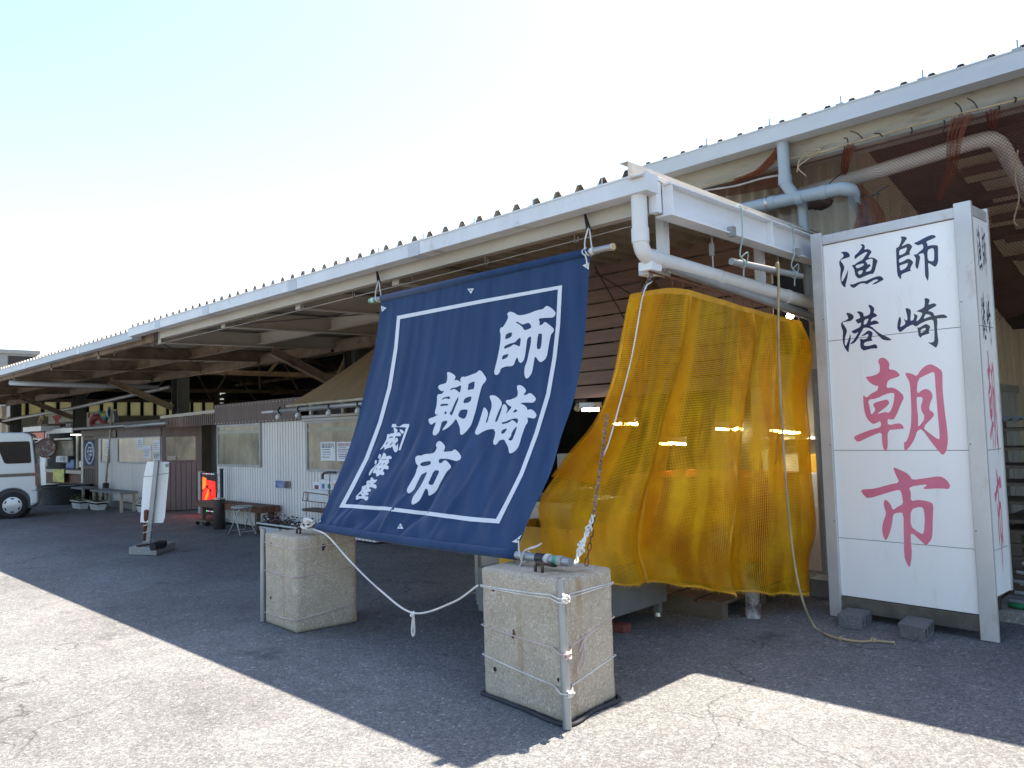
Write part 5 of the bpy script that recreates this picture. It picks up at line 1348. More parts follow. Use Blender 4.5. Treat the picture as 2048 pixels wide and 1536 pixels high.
# left booth
Y2 = 6.72
XL, XR = atY(197, 960, Y2).x, atY(325, 960, Y2).x
b2 = thing('market_booth', (XL, Y2, 0), 'pale corrugated market booth with notices in its windows, beside the navy door curtain', 'booth', 'booths under the market roof')
build('wall', seamwall(XL, XR, Y2, 0.03, 1.62, 0.085), 'hut_white', b2)
zb, ztp = atY(230, 873, Y2).z, atY(232, 845, Y2).z
m = MB(); xa = atY(190, 850, Y2).x
m.grid(160, 1, lambda u, v: (xa+(XR-xa)*u, Y2-0.035+0.008*math.sin(2*PI*u*40), 1.62+(0.36+0.0*u)*v))
build('brown_band', m, 'brown_sheet', b2, True)
build('roof', MB().box((xa, Y2+0.0, 1.96), (XR, 9.4, 2.0)), 'roof_dark', b2)
for xl, xr in ((204, 219), (238, 322)):
    window(b2, atY(xl, 900, Y2).x, atY(xr, 900, Y2).x, atY(xl, 923, Y2).z, 1.60, Y2, 'vinyl_reflection', 0.03, False)
build('eave_pipe', MB().tube([atY(150, 858, 6.45), atY(330, 846, 6.45)], 0.035, 10), 'steel_grey', b2, True)
build('eave_pipe', MB().tube([atY(252, 853, 6.43), atY(332, 846, 6.43)], 0.045, 10), 'steel_grey', b2, True)
# notices on the windows and walls
def poster(label, xl, xr, yt, yb, Y, lines=6, title=None, mt='paper', ink='ink', grp=None):
    a, b = atY(xl, yt, Y), atY(xr, yb, Y); c = atY(xl, yb, Y)
    t = build('poster', MB().box((a.x, Y, c.z), (b.x, Y+0.003, a.z)), mt)
    tag(t, label, 'poster', grp)
    w_, h = b.x-a.x, a.z-c.z
    rr = random.Random(int(xl*7+yt))
    for i in range(lines):
        z = a.z-h*(0.27+0.66*i/max(1, lines))
        x0 = a.x+w_*rr.uniform(0.08, 0.14); x1 = a.x+w_*rr.uniform(0.6, 0.92)
        build('text_line', MB().box((x0, Y-0.0015, z-h*0.035), (x1, Y, z)), ink if i % 3 else 'ink_blue', t)
    if title:
        s_, m_ = title
        tm = text_mesh(s_, 1.0, (0, 0, 0), (1, 0, 0), (0, 0, 1)); mx = max(p.x for p in tm.v); sc = w_*0.84/mx
        tm.v = [V((a.x+w_*0.08+p.x*sc, Y-0.002, a.z-h*0.05-0.85*sc+p.z*sc)) for p in tm.v]
        build('title', tm, m_, t)
    return t
poster('white notice with a black heading, left of two beside the banner edge', 641, 671, 884, 921, Y1-0.016, 5, ('朝市案内', 'ink'))
poster('white notice with a red heading, half hidden by the banner edge', 673, 706, 884, 922, Y1-0.016, 7, ('師崎漁港朝市', 'ink_red'))
poster('plain white sheet pinned high in the left booth window', 274, 287, 874, 899, Y2-0.016, 4)
poster('white sheet with green tape ends, between two others in the left booth window', 287, 302, 891, 916, Y2-0.017, 5)
poster('white sheet with a pinkish heading at the right end of the left booth window', 306, 320, 880, 904, Y2-0.018, 4, None)
poster('white sheet with big black lettering just above the plain signboard', 306, 320, 905, 923, Y2-0.016, 2, ('営業中', 'ink'))
poster('tall narrow notice in the small window beside the navy door curtain', 212, 218, 880, 912, Y2-0.016, 4)
t = tag(build('photo_card', MB().box((atY(551, 961, Y1-0.02).x, Y1-0.022, atY(551, 975, Y1-0.02).z), (atY(570, 961, Y1-0.02).x, Y1-0.018, atY(551, 961, Y1-0.02).z)), 'ink_blue'), 'small blue photo card stuck on the corrugated wall of the right booth', 'card')
build('second_half', MB().box((atY(571, 961, Y1-0.02).x, Y1-0.022, atY(551, 975, Y1-0.02).z), (atY(580, 961, Y1-0.02).x, Y1-0.018, atY(551, 961, Y1-0.02).z)), 'disk_print', t)

# recessed entrance between the booths
en = thing('entrance_screen', (-16.6, 6.9, 0), 'dull pinkish entrance panel with a dark window between the two booths', 'entrance screen')
e0, e1 = V((XR+0.02, Y2-0.02, 0)), V((XR+0.55, Y2+0.62, 0))
ed = (e1-e0).normalized(); EL_ = (e1-e0).length; eno = V((ed.y, -ed.x, 0))
def ebox(a0, a1, z0, z1, m, name, th=0.03, off=0.0, par=None):
    mb = MB(); mb.obox(e0+ed*(a0+a1)/2*EL_-eno*(th/2-off)+V((0, 0, (z0+z1)/2)), ed*(a1-a0)/2*EL_, eno*th/2, V((0, 0, (z1-z0)/2)))
    return build(name, mb, m, par or en)
ebox(0, 1, 0.02, 1.03, 'pink_panel', 'lower_panel')
for i in range(7): ebox(0.08+i*0.13, 0.095+i*0.13, 0.02, 1.03, 'dark_panel', 'panel_seam', 0.03, 0.004)
ebox(0, 0.1, 1.03, 1.95, 'brown_sheet', 'frame_post'); ebox(0.85, 1, 1.03, 1.95, 'brown_sheet', 'frame_post')
ebox(0.1, 0.85, 1.6, 1.95, 'brown_sheet', 'frame_head'); w_ = ebox(0.1, 0.85, 1.09, 1.6, 'vinyl_window', 'window', 0.02, -0.006)
ebox(0.1, 0.85, 1.03, 1.09, 'brown_sheet', 'window_sill')
ebox(0.14, 0.36, 1.10, 1.19, 'board_cream', 'notice', 0.01, 0.012)
m = MB(); m.box((XR+0.5, 7.55, 0.02), (X0+0.4, 7.6, 1.95)); build('dark_opening_sheet', m, 'dark_panel', en)  # dark sheet put in for the shade of the open entrance
xf0, xf1 = XR+0.02, X0-0.02
build('head_rail', MB().bar((xf0, Y2-0.03, 2.03), (xf1, Y1+0.05, 2.05), 0.05, 0.06), 'beam_paint', en)
m = MB()
for i in range(34):
    f = i/33; p = V((xf0, Y2-0.02, 0)).lerp(V((xf1, Y1+0.06, 0)), f); m.box((p.x-0.022, p.y, 1.80), (p.x+0.022, p.y+0.02, 2.0))
build('head_slats', m, 'brown_sheet', en)
build('tube_lamp', MB().tube([(XR+1.2, 7.3, 1.86), (XR+1.9, 7.3, 1.86)], 0.016, 8), 'tube_light', en, True)
for s_ in range(3): pass

# doorway with the navy curtain
dw = thing('doorway', atY(178, 1000, 6.75), 'wooden slatted door with a round white crest on a navy curtain', 'door')
def dbox(xl, xr, yt, yb, m, name, Y=6.75, t=0.04, par=None):
    return build(name, boxY(MB(), xl, xr, yt, yb, Y, t), m, par or dw)
dbox(162, 166, 872, 1002, 'pole_cream', 'door_post'); dbox(190, 198, 872, 1002, 'old_wood', 'door_post', 6.73)
dbox(162, 228, 862, 873, 'old_wood', 'lintel', 6.66, 0.12)
dbox(226, 231, 861, 874, 'dark_steel', 'lintel_end', 6.65, 0.13)
nv = dbox(168, 191, 882, 931, 'noren_navy', 'curtain', 6.76, 0.01)
dbox(166, 190, 931, 937, 'old_wood', 'mid_rail')
for i in range(7): dbox(162.5+i*4.0, 164.9+i*4.0, 938, 1001, 'old_wood', 'slat', 6.77, 0.02)
dbox(166, 190, 873, 881, 'old_wood', 'top_panel', 6.78)
dbox(162, 192, 937, 1000, 'dark_interior', 'backing', 6.80, 0.02)
ce = atY(180, 906, 6.752); zz = (atY(180, 884, 6.752).z-atY(180, 929, 6.752).z)/2*0.94
rx = (atY(188.5, 906, 6.752).x-atY(171.5, 906, 6.752).x)/2
build('crest_ring', MB().tube([ce+V((rx*math.cos(a), 0, zz*math.sin(a))) for a in [2*PI*i/32 for i in range(32)]], 0.026, 6, closed=True), 'white_dye', nv, True)
tm = text_mesh('伊', 1.0, (0, 0, 0), (1, 0, 0), (0, 0, 1))
x0_, x1_ = min(p.x for p in tm.v), max(p.x for p in tm.v); z0_, z1_ = min(p.z for p in tm.v), max(p.z for p in tm.v)
tm.v = [V((ce.x+((p.x-x0_)/(x1_-x0_)-0.5)*rx*1.35, 6.747, ce.z+((p.z-z0_)/(z1_-z0_)-0.5)*zz*1.35)) for p in tm.v]
build('crest_character', tm, 'white_dye', nv)

# food stall at the far left
st = thing('food_stall', atY(120, 1000, 6.95), 'food stall with a white frame, brown counter and menu boards behind the van', 'stall')
def sbx(xl, xr, yt, yb, m, name, Y=6.95, t=0.04, par=None):
    return build(name, boxY(MB(), xl, xr, yt, yb, Y, t), m, par or st)
sbx(72, 92, 866, 990, 'white_paint', 'frame_post', 6.9); sbx(92, 97, 866, 940, 'white_paint', 'frame_post', 6.93)
sbx(92, 143, 859, 868, 'white_paint', 'frame_head', 6.9); sbx(152, 155, 868, 937, 'board_cream', 'frame_post', 6.9)
sbx(97, 163, 866, 940, 'dark_interior', 'inner_wall', 7.6); sbx(90, 163, 938, 944, 'board_cream', 'counter_top', 6.75, 0.4)
sbx(92, 161, 944, 978, 'table_wood', 'counter_front', 6.85); sbx(92, 122, 966, 973, 'board_cream', 'step_rail', 6.72)
sbx(80, 160, 978, 1003, 'dark_interior', 'plinth', 6.88)
sbx(112, 146, 882, 912, 'menu_board', 'menu_board', 7.2); sbx(108, 141, 877, 880, 'white_paint', 'lamp_housing', 7.0, 0.05)
sbx(100, 118, 862, 866, 'white_paint', 'sign_edge', 6.88)
sbx(112, 133, 912, 924, 'paper', 'price_board', 7.0); sbx(153, 162, 922, 934, 'paper', 'price_card', 6.94)
sbx(132, 147, 919, 936, 'ink_blue', 'price_card', 7.1)
tm = text_mesh('いか焼', 1.0, (0, 0, 0), (1, 0, 0), (0, 0, 1)); pa, pb = atY(114, 922, 6.995), atY(131, 914, 6.995); mx = max(p.x for p in tm.v)
tm.v = [V((pa.x+p.x/mx*(pb.x-pa.x), 6.995, pa.z+p.z*0.16)) for p in tm.v]; build('lettering', tm, 'ink', st)
build('tube_lamp', MB().tube([atY(142, 869.5, 6.86), atY(162, 869.5, 6.86)], 0.014, 8), 'tube_dim', st, True)
sbx(46, 82, 855, 864, 'white_paint', 'canopy', 6.6, 0.5)
tag(build('red_sign', boxY(MB(), 64, 88, 866, 878, 6.55, 0.03), 'red_sign'), 'small red sign on the stall front above the van roof line', 'sign')
c = atY(93, 896, 6.5)
dk = thing('round_board', c, 'round dark printed board hanging on the stall beside the van', 'sign')
R_ = 18.5*(c-EYEP).dot(FW)/F_PX; dax = V((0.80, -0.60, 0))
build('disk', MB().lathe(c, [(R_, 0), (R_, 0.03)], 28, dax), 'disk_print', dk)
build('rim', MB().tube(arc(c+dax*0.03, (0.6, 0.8, 0), (0, 0, 1), R_, 0, 2*PI, 28), 0.018, 6), 'table_wood', dk, True)
# flowers in a vase by the disk
vs = thing('flower_vase', atY(95, 938, 6.6), 'grey vase of pale dried flowers on the stall counter edge', 'vase')
p = atY(95, 938, 6.6); build('vase', MB().lathe(p, [(0.05, 0), (0.07, 0.1), (0.05, 0.26), (0.06, 0.3)], 14), 'steel_grey', vs, True)
fm = MB(); rr = random.Random(2)
for i in range(60):
    q = p+V((rr.gauss(0, 0.13), rr.gauss(0, 0.08), 0.33+rr.random()*0.22)); a_ = V((rr.uniform(-1, 1), rr.uniform(-1, 1), rr.uniform(-1, 1))).normalized()*0.03; b_ = a_.orthogonal().normalized()*0.025
    fm.add([q-a_, q+b_, q+a_, q-b_], [(0, 1, 2, 3)])
build('blossom', fm, 'board_cream', vs)
tag(build('poster', boxY(MB(), 106, 128, 938, 963, 6.72, 0.006), 'yellow_poster'), 'yellow and green poster hanging on the stall counter', 'poster')
tb = atZ(112, 1008)
tag(build('black_tub', MB().lathe(tb+V((0, 0.2, 0)), [(0.52, 0.0), (0.60, 0.42), (0.63, 0.44), (0.63, 0.47), (0.56, 0.47), (0.5, 0.1)], 26), 'bumper_dark', None, True, auto=40), 'big black tub on the asphalt behind the van', 'tub')
# boxes and big boards on top of the stall
Yb = 7.4
tag(build('timber_box', boxY(MB(), 60, 95, 851, 857, 6.9, 0.5), 'pallet_wood', bevel=0.01), 'shallow wooden box lying on top of the stall', 'box')
tag(build('cable_reel', MB().tube(arc(atY(82, 842, 7.0), (1, 0, 0), (0, 0.3, 1), 0.16, 0, 2*PI, 20), 0.04, 8), 'rope_tan', None, True), 'coil of brown hose resting in the box on the stall roof', 'coil')
bd = tag(build('signboard', boxY(MB(), 97, 150, 826, 858, 7.9, 0.04), 'board_cream'), 'cream signboard with a red prawn shape and white fish lettering behind the column', 'sign')
tm = text_mesh('海鮮', 1.0, (0, 0, 0), (1, 0, 0), (0, 0, 1)); pa, pb = atY(119, 856, 7.89), atY(143, 846, 7.89); mx = max(p.x for p in tm.v)
tb2 = MB(); tb2.v = [V((pa.x+p.x/mx*(pb.x-pa.x), 7.885, pa.z+p.z*(pb.z-pa.z)*1.1)) for p in tm.v]; tb2.f = tm.f
build('lettering', tb2, 'paper', bd)
build('lettering_ground', boxY(MB(), 117, 146, 845, 857, 7.893, 0.004), 'ink', bd)
pts = [(104, 832), (118, 829), (126, 828), (122, 835), (116, 841), (118, 848), (112, 856), (107, 852), (111, 844), (108, 838)]
build('painted_shape', MB().prism([atY(x, y, 7.89) for x, y in pts], (0, -0.004, 0)), 'ink_red', bd)
bd = tag(build('signboard', boxY(MB(), 164, 232, 826, 858, 7.9, 0.04), 'board_cream'), 'cream signboard with a large red curl, right of the column above the doorway', 'sign')
build('painted_shape', MB().tube(smooth_path([atY(x, y, 7.89) for x, y in ((192, 857), (186, 848), (188, 838), (198, 834), (206, 840), (212, 848), (216, 855))], 6), 0.10, 8), 'ink_red', bd, True)
for x, y in ((178, 831), (187, 832), (196, 833)): build('painted_shape', MB().lathe(atY(x, y, 7.89), [(0.09, 0), (0.09, 0.005)], 12, (0, -1, 0)), 'ink_red', bd)

# flagpole with a small fish windsock
fp0, fp1 = atZ(209, 1012)+V((0, 0, 0)), None
fb = atZ(209, 1010)
d0 = (fb-EYEP).dot(FW)
fpole = thing('flag_pole', fb, 'thin cream pole with a teal and yellow fish windsock in front of the left booth', 'windsock')
top = atD(224, 822, d0)
build('pole', MB().tube([atD(212, 968, d0), top], 0.022, 8), 'pole_cream', fpole, True)
build('pole_base', MB().tube([fb, atD(212, 966, d0)], 0.07, 10), 'dark_steel', fpole, True)
def sock(u, v):
    # u round, v along
    c = [atD(218, 824, d0), atD(212, 834, d0), atD(204, 829, d0), atD(200, 823, d0)]
    P = smooth_path(c, 8); i = min(int(v*(len(P)-1)), len(P)-1)
    r = 0.125*(1-0.45*v)
    return P[i]+RT*0.0+UP*math.sin(2*PI*u)*r+FW*math.cos(2*PI*u)*r*0.7
build('windsock', MB().grid(14, 14, sock), 'sock_teal', fpole, True)
build('windsock_band', MB().grid(14, 6, lambda u, v: sock(u, 0.35+0.25*v)+UP*0.006), 'sock_yellow', fpole, True)
build('windsock_mouth', MB().tube([sock(i/14, 0.0) for i in range(14)], 0.018, 6, closed=True), 'paper', fpole, True)
build('windsock_tail', MB().grid(4, 8, lambda u, v: atD(226, 822, d0)+RT*(0.10*u+0.03*math.sin(5*v))-UP*(0.55*v)), 'sock_dark', fpole, True)

# ================================================================== BENCHES, PLANTERS, STOOL, ASHTRAY
def bench(label, x0, x1, y0, y1, h, top, leg, th=0.045, lw=0.05, skirt=0, grp=None, ins=0.12):
    t = thing('bench', ((x0+x1)/2, (y0+y1)/2, 0), label, 'bench', grp)
    n = 3
    for i in range(n):
        yy0 = y0+(y1-y0)*i/n; yy1 = y0+(y1-y0)*(i+1)/n-0.006
        build('seat_board', MB().box((x0, yy0, h-th), (x1, yy1, h)), top, t, bevel=0.004)
    if skirt: build('apron', MB().box((x0+0.03, y0+0.01, h-th-skirt), (x1-0.03, y0+0.035, h-th)), top, t)
    for x in (x0+ins, x1-ins):
        for y in (y0+0.03, y1-0.08): build('leg', MB().box((x-lw/2, y, 0.0), (x+lw/2, y+lw, h-th)), leg, t)
    return t
a = atZ(248, 1023); b = atZ(214, 1016)
bench('grey plank bench with cream legs in front of the left booth, nearer of two', -19.75, -17.75, 6.05, 6.42, 0.44, 'bench_grey', 'leg_cream', grp='grey benches')
bench('grey plank bench with cream legs in front of the slatted door, further of two', -22.6, -20.6, 6.15, 6.5, 0.44, 'bench_grey', 'leg_cream', grp='grey benches')
bench('reddish brown wooden bench against the right booth behind the stool', -14.0, -11.55, 6.03, 6.38, 0.43, 'table_wood', 'old_wood', 0.10, 0.07, 0, ins=0.22)
def planter(label, x0, y0, L, flowers, seed, w_=0.22, h=0.20, n=260, rz=0):
    t = thing('planter', (x0, y0, 0), label, 'planter', 'white planters with flowers')
    m = MB(); k = 0.035
    m.add([(x0+k, y0+k, 0.01), (x0+L-k, y0+k, 0.01), (x0+L-k, y0+w_-k, 0.01), (x0+k, y0+w_-k, 0.01), (x0, y0, h), (x0+L, y0, h), (x0+L, y0+w_, h), (x0, y0+w_, h)], [(0, 3, 2, 1), (0, 1, 5, 4), (1, 2, 6, 5), (2, 3, 7, 6), (3, 0, 4, 7)])
    m.box((x0-0.015, y0-0.015, h-0.022), (x0+L+0.015, y0, h)); m.box((x0-0.015, y0+w_, h-0.022), (x0+L+0.015, y0+w_+0.015, h)); m.box((x0-0.015, y0, h-0.022), (x0, y0+w_, h)); m.box((x0+L, y0, h-0.022), (x0+L+0.015, y0+w_, h))
    build('trough', m, 'planter_white', t)
    build('soil', MB().box((x0+0.005, y0+0.005, h-0.06), (x0+L-0.005, y0+w_-0.005, h-0.025)), 'soil', t)
    rr = random.Random(seed)
    for mt, share in flowers:
        f = MB()
        for i in range(int(n*share)):
            cl_ = rr.random(); q = V((x0+rr.uniform(0.0, L), y0+rr.uniform(0, w_), h-0.02+rr.random()**1.3*0.15*(0.6+0.4*math.sin(9*cl_))))
            a_ = V((rr.uniform(-1, 1), rr.uniform(-1, 1), rr.uniform(-.4, 1))).normalized(); b_ = a_.orthogonal().normalized()
            s_ = rr.uniform(0.015, 0.032)
            f.add([q-b_*s_*0.5, q+a_*s_, q+b_*s_*0.5, q-a_*s_*0.6], [(0, 1, 2, 3)])
        build('foliage' if 'leaf' in mt else 'blossom', f, mt, t)
    return t
planter('white planter of dark purple flowers beside the red bench and folding stool', -11.55, 5.98, 0.66, (('leaf_dark', 0.7), ('petal_purple', 0.7), ('petal_white', 0.12)), 3)
planter('white planter of white and purple flowers mostly behind the left concrete block', -10.84, 5.98, 0.66, (('leaf_dark', 0.9), ('petal_purple', 0.35), ('petal_white', 0.45)), 4)
planter('small white planter with thin green plants, left of the pair by the far bench', -20.2, 5.78, 0.62, (('leaf_green', 0.6), ('petal_yellow', 0.1)), 5)
planter('small white planter with thin green plants, right of the pair by the far bench', -19.35, 5.9, 0.55, (('leaf_green', 0.7), ('petal_yellow', 0.12)), 6)
planter('white planter with white flowers half hidden behind the plain signboard', -17.55, 6.28, 0.6, (('leaf_green', 0.6), ('petal_white', 0.4)), 7)
# step block under the far benches
tag(build('stone_slab', MB().box((-19.9, 6.5, 0), (-17.9, 6.7, 0.12)), 'slab_concrete', None, bevel=0.01), 'low stone slab on the ground under the nearer grey bench', 'slab')
# folding stool
sc_ = V((-11.75, 5.82, 0)); so = thing('folding_stool', sc_, 'grey folding stool with a round seat beside the red bench', 'stool')
build('seat', MB().lathe(sc_+V((0, 0, 0.425)), [(0.15, 0), (0.165, 0.012), (0.165, 0.03), (0.13, 0.04)], 24), 'stool_grey', so, True, auto=40)
for sgn in (-1, 1):
    for yy in (-1, 1):
        a, b = sc_+V((0.10*sgn, 0.09*yy, 0.42)), sc_+V((-0.20*sgn*1.0, 0.13*yy, 0.012))
        build('leg', MB().tube([a, b], 0.011, 8), 'stool_grey', so, True)
        build('foot', MB().tube([b, b-V((0, 0, 0.010))], 0.015, 8), 'rubber', so)
for s_ in (-1, 1): build('crossbar', MB().tube([sc_+V((0.17*s_, -0.13, 0.07)), sc_+V((0.17*s_, 0.13, 0.07))], 0.008, 6), 'stool_grey', so)
# ashtray column
ac = atZ(439, 1058)
at_ = thing('ashtray', ac, 'dark brown cylindrical ashtray in front of the red screen', 'ashtray')
build('body', MB().lathe(ac, [(0.088, 0.0), (0.095, 0.01), (0.095, 0.50), (0.09, 0.505)], 24), 'ash_brown', at_, True, auto=40)
build('rim', MB().lathe(ac+V((0, 0, 0.506)), [(0.097, 0), (0.097, 0.016), (0.07, 0.02), (0.06, 0.006)], 24), 'stainless', at_, True, auto=40)
pb_ = atZ(444, 1050)
po = thing('dark_post', pb_, 'slim dark post with a wire cage standing behind the ashtray', 'post')
build('post', MB().tube([pb_, pb_+V((0, 0, 0.97))], 0.030, 12), 'sock_dark', po, True)
build('cap', MB().lathe(pb_+V((0, 0, 0.97)), [(0.036, 0), (0.036, 0.03)], 12), 'bumper_dark', po)
for k in (0.60, 0.75, 0.9): build('wire', MB().tube([pb_+V((-0.03, 0, k)), pb_+V((-0.12, -0.02, k)), pb_+V((-0.12, -0.02, 0.55))], 0.005, 5), 'dark_steel', po)
dl = atZ(402, 1049)
tr_ = thing('dolly', dl, 'low wooden dolly lying on the asphalt before the red screen', 'dolly')
build('board', MB().box((dl.x-0.05, dl.y-0.1, 0.07), (dl.x+0.42, dl.y+0.2, 0.105)), 'old_wood', tr_, bevel=0.005)
for dx in (0.0, 0.36):
    for dy in (-0.06, 0.15): build('caster', MB().lathe((dl.x+dx, dl.y+dy, 0.035), [(0.034, -0.012), (0.034, 0.012)], 12, (1, 0, 0)), 'rubber', tr_)
# LED screen
Yl = 7.0
la, lb2 = atY(398, 944, Yl), atY(433, 1028, Yl); lz0, lz1 = 0.03, la.z
led = thing('led_screen', ((la.x+lb2.x)/2, Yl, 0), 'upright screen glowing with a red pattern in the gap between the booths', 'LED sign')
build('casing', MB().box((la.x+0.10, Yl, lz0), (lb2.x+0.06, Yl+0.10, lz1)), 'led_black', led, bevel=0.006)
build('side_post', MB().box((la.x, Yl-0.02, 0.0), (la.x+0.085, Yl+0.10, lz1+0.01)), 'alu_frame', led)
gx, gw, gh = la.x+0.14, (lb2.x+0.02-la.x-0.16), lz1-lz0
def lp(pts, m, off=0.003):
    build('lit_pattern', MB().prism([V((gx+gw*x, Yl-off, lz0+gh*z)) for x, z in pts], (0, -0.004, 0)), m, led)
lp([(0.05, 0.15), (0.05, 0.5), (0.3, 0.62), (0.55, 0.55), (0.6, 0.3), (0.45, 0.14), (0.2, 0.12)], 'led_red')
lp([(0.05, 0.56), (0.08, 0.88), (0.3, 0.85), (0.32, 0.70), (0.2, 0.60)], 'led_orange')
lp([(0.40, 0.72), (0.42, 0.80), (0.92, 0.78), (0.95, 0.28), (0.72, 0.2), (0.64, 0.48), (0.72, 0.58), (0.5, 0.62)], 'led_red')
for i in range(6): lp([(0.12+i*0.06, 0.18+i*0.055), (0.2+i*0.06, 0.16+i*0.055), (0.26+i*0.05, 0.34+i*0.05), (0.2+i*0.05, 0.34+i*0.05)], 'led_orange', 0.008)
for i, mm in enumerate(('led_blue', 'led_red', 'led_green', 'led_blue', 'led_red', 'led_green', 'led_blue')):
    for zz_ in (0.035, 0.955): lp([(0.08+i*0.12, zz_), (0.14+i*0.12, zz_), (0.14+i*0.12, zz_+0.018), (0.08+i*0.12, zz_+0.018)], mm)

# plain signboard seen from behind
s0 = atZ(257, 1110); s1 = atZ(313, 1112); s2 = atZ(351, 1098)
uu = (s1-s0); vv = (s2-s1)
psb = thing('plain_signboard', s0, 'blank white signboard on a leaning grey post set in a concrete slab', 'sign')
m = MB(); m.obox(s0+uu/2+vv/2+V((0, 0, 0.055)), uu/2, vv/2, V((0, 0, 0.053))); build('base_slab', m, 'slab_concrete', psb, bevel=0.012)
pb_ = atZ(297, 1086, 0.11); dp_ = (pb_-EYEP).dot(FW); pt_ = atD(314, 921, dp_)
build('post', MB().bar(pb_, pt_, 0.062, 0.05, up=(1, -1, 0)), 'steel_grey', psb, bevel=0.004)
q = [atD(294, 923, dp_+0.06), atD(338, 924, dp_+0.10), atD(337.5, 945, dp_+0.10), atD(329.5, 1035, dp_+0.05), atD(326, 1045.5, dp_+0.05), atD(307, 1046, dp_+0.03), atD(280.5, 1044.5, dp_+0.02), atD(287, 955, dp_+0.05)]
nrm = (q[1]-q[0]).cross(q[3]-q[0]).normalized()
if nrm.dot(FW) < 0: nrm = -nrm
brd = build('board', MB().prism(q, nrm*0.008), 'sign_white', psb)
build('tape_patch', MB().prism([atD(330.5, 928, dp_+0.07), atD(338, 926.5, dp_+0.07), atD(337, 933.5, dp_+0.07), atD(331, 934.5, dp_+0.07)], nrm*0.003), 'rope_green', brd)
build('tie_wire', MB().tube(smooth_path([atD(287, 953, dp_+0.02), atD(300, 953, dp_-0.0), atD(312, 950, dp_-0.03), atD(338, 946, dp_+0.06)], 5), 0.004, 5), 'steel_grey', psb)
build('short_pipe', MB().tube([atZ(291, 1082, 0.11), atD(293, 1022, dp_-0.02)], 0.033, 10), 'rust', psb, True)
for y in (1049, 1063, 1081): build('tie_wire', MB().tube(smooth_path([atD(286, y+3, dp_-0.03), atD(296, y, dp_-0.06), atD(305, y-3, dp_-0.02)], 4), 0.005, 5), 'rope_white', psb)
w0 = atZ(320, 1094, 0.11)
build('weight', MB().tube([atZ(305, 1094, 0.16), atZ(327, 1089, 0.16)], 0.05, 12), 'rubber', psb, True, auto=50)
build('weight_handle', MB().tube([atZ(303, 1086, 0.2), atZ(316, 1082, 0.23), atZ(332, 1082, 0.22), atZ(333, 1088, 0.16)], 0.012, 6), 'dark_steel', psb)
build('base_iron', MB().bar(atZ(274, 1092, 0.13), atZ(301, 1088, 0.13), 0.05, 0.02), 'dark_steel', psb)

# leaflet rack on the booth wall
lr = thing('leaflet_rack', atY(635, 1020, 6.25), 'rusty white wire rack with pale leaflets on the right booth wall beside the banner', 'rack')
Yr = 6.2
def rt(xl, xr, yt, yb, m, name, Y=Yr, t=0.01, par=None): return build(name, boxY(MB(), xl, xr, yt, yb, Y, t), m, par or lr)
fr_ = MB()
for (xa_, ya_, xb_, yb_) in ((608, 984, 655, 990), (605, 1001, 652, 1006), (608, 984, 605, 1001), (616, 984, 615, 1001), (612, 1030, 612, 984), (604, 1019, 650, 1024), (660, 945, 658, 1030)):
    fr_.tube([atY(xa_, ya_, Yr-0.12), atY(xb_, yb_, Yr-0.12)], 0.006, 6)
build('wire_frame', fr_, 'rust', lr, True)
rt(617, 656, 979, 985, 'planter_white', 'tray_edge', Yr-0.1, 0.1); rt(615, 656, 985, 1003, 'planter_white', 'tray', Yr-0.11); rt(604, 655, 1017, 1022, 'pallet_wood', 'lower_shelf', Yr-0.1, 0.2)
build('hoop', MB().tube(smooth_path([atY(645, 958, Yr), atY(646, 948, Yr), atY(655, 945, Yr), atY(672, 945, Yr)], 6), 0.018, 8), 'bumper_dark', lr, True)
rt(648, 690, 949, 962, 'planter_white', 'header_box', Yr, 0.06)
for i, (x0_, x1_, y0_, y1_) in enumerate(((627, 640, 963, 980), (641, 652, 960, 979), (653, 664, 961, 979), (665, 680, 960, 979))):
    lf = rt(x0_, x1_, y0_, y1_, 'paper', 'leaflet', Yr-0.05-0.005*i, 0.004)
    build('leaflet_picture', boxY(MB(), x0_+2, x1_-3, y0_+7, y1_-2, Yr-0.053-0.005*i, 0.002), ('petal_purple', 'ink_blue', 'sock_teal', 'sock_yellow')[i], lf)

# ================================================================== AWNING and lamp pipe
Ya, Yt_ = 5.72, 6.9
aw = thing('awning', atY(650, 808, Ya), 'brown canvas awning stretched from the roof down to a rod above the right booth', 'awning')
A0, A1 = atY(578, 809, Ya), V((-6.4, Ya, 2.02))
B0, B1 = atY(762, 686, Yt_), V((-6.2, Yt_, 2.95))
def awn(u, v):
    a = A0.lerp(A1, u); b = B0.lerp(B1, u); p = a.lerp(b, v)
    return p-V((0, 0, 0.03*math.sin(PI*v)*(1-0.3*u)+0.04*math.sin(PI*u)*math.sin(PI*v)))+V((0, -0.02, 0.03))*math.sin(11*u-3*v)*0.25*v
build('canvas', MB().grid(40, 24, awn), 'awning_canvas', aw, True)
build('hem_rod', MB().tube([A0+V((-0.05, -0.015, -0.02)), A1+V((0, -0.015, -0.02))], 0.020, 10), 'leg_cream', aw, True)
lp_ = thing('lamp_pipe', atY(620, 818, Ya), 'grey pipe with small clip-on spotlights hung under the brown awning', 'lamp pipe')
L0_, L1_ = atY(525, 825, Ya), atY(722, 808, Ya); L2_ = L1_+(L1_-L0_)*0.9
build('pipe', MB().tube([L0_, L0_.lerp(L2_, 0.075)], 0.021, 10), 'pvc_grey', lp_, True); build('pipe', MB().tube([L0_.lerp(L2_, 0.074), L2_], 0.032, 12), 'steel_grey', lp_, True)
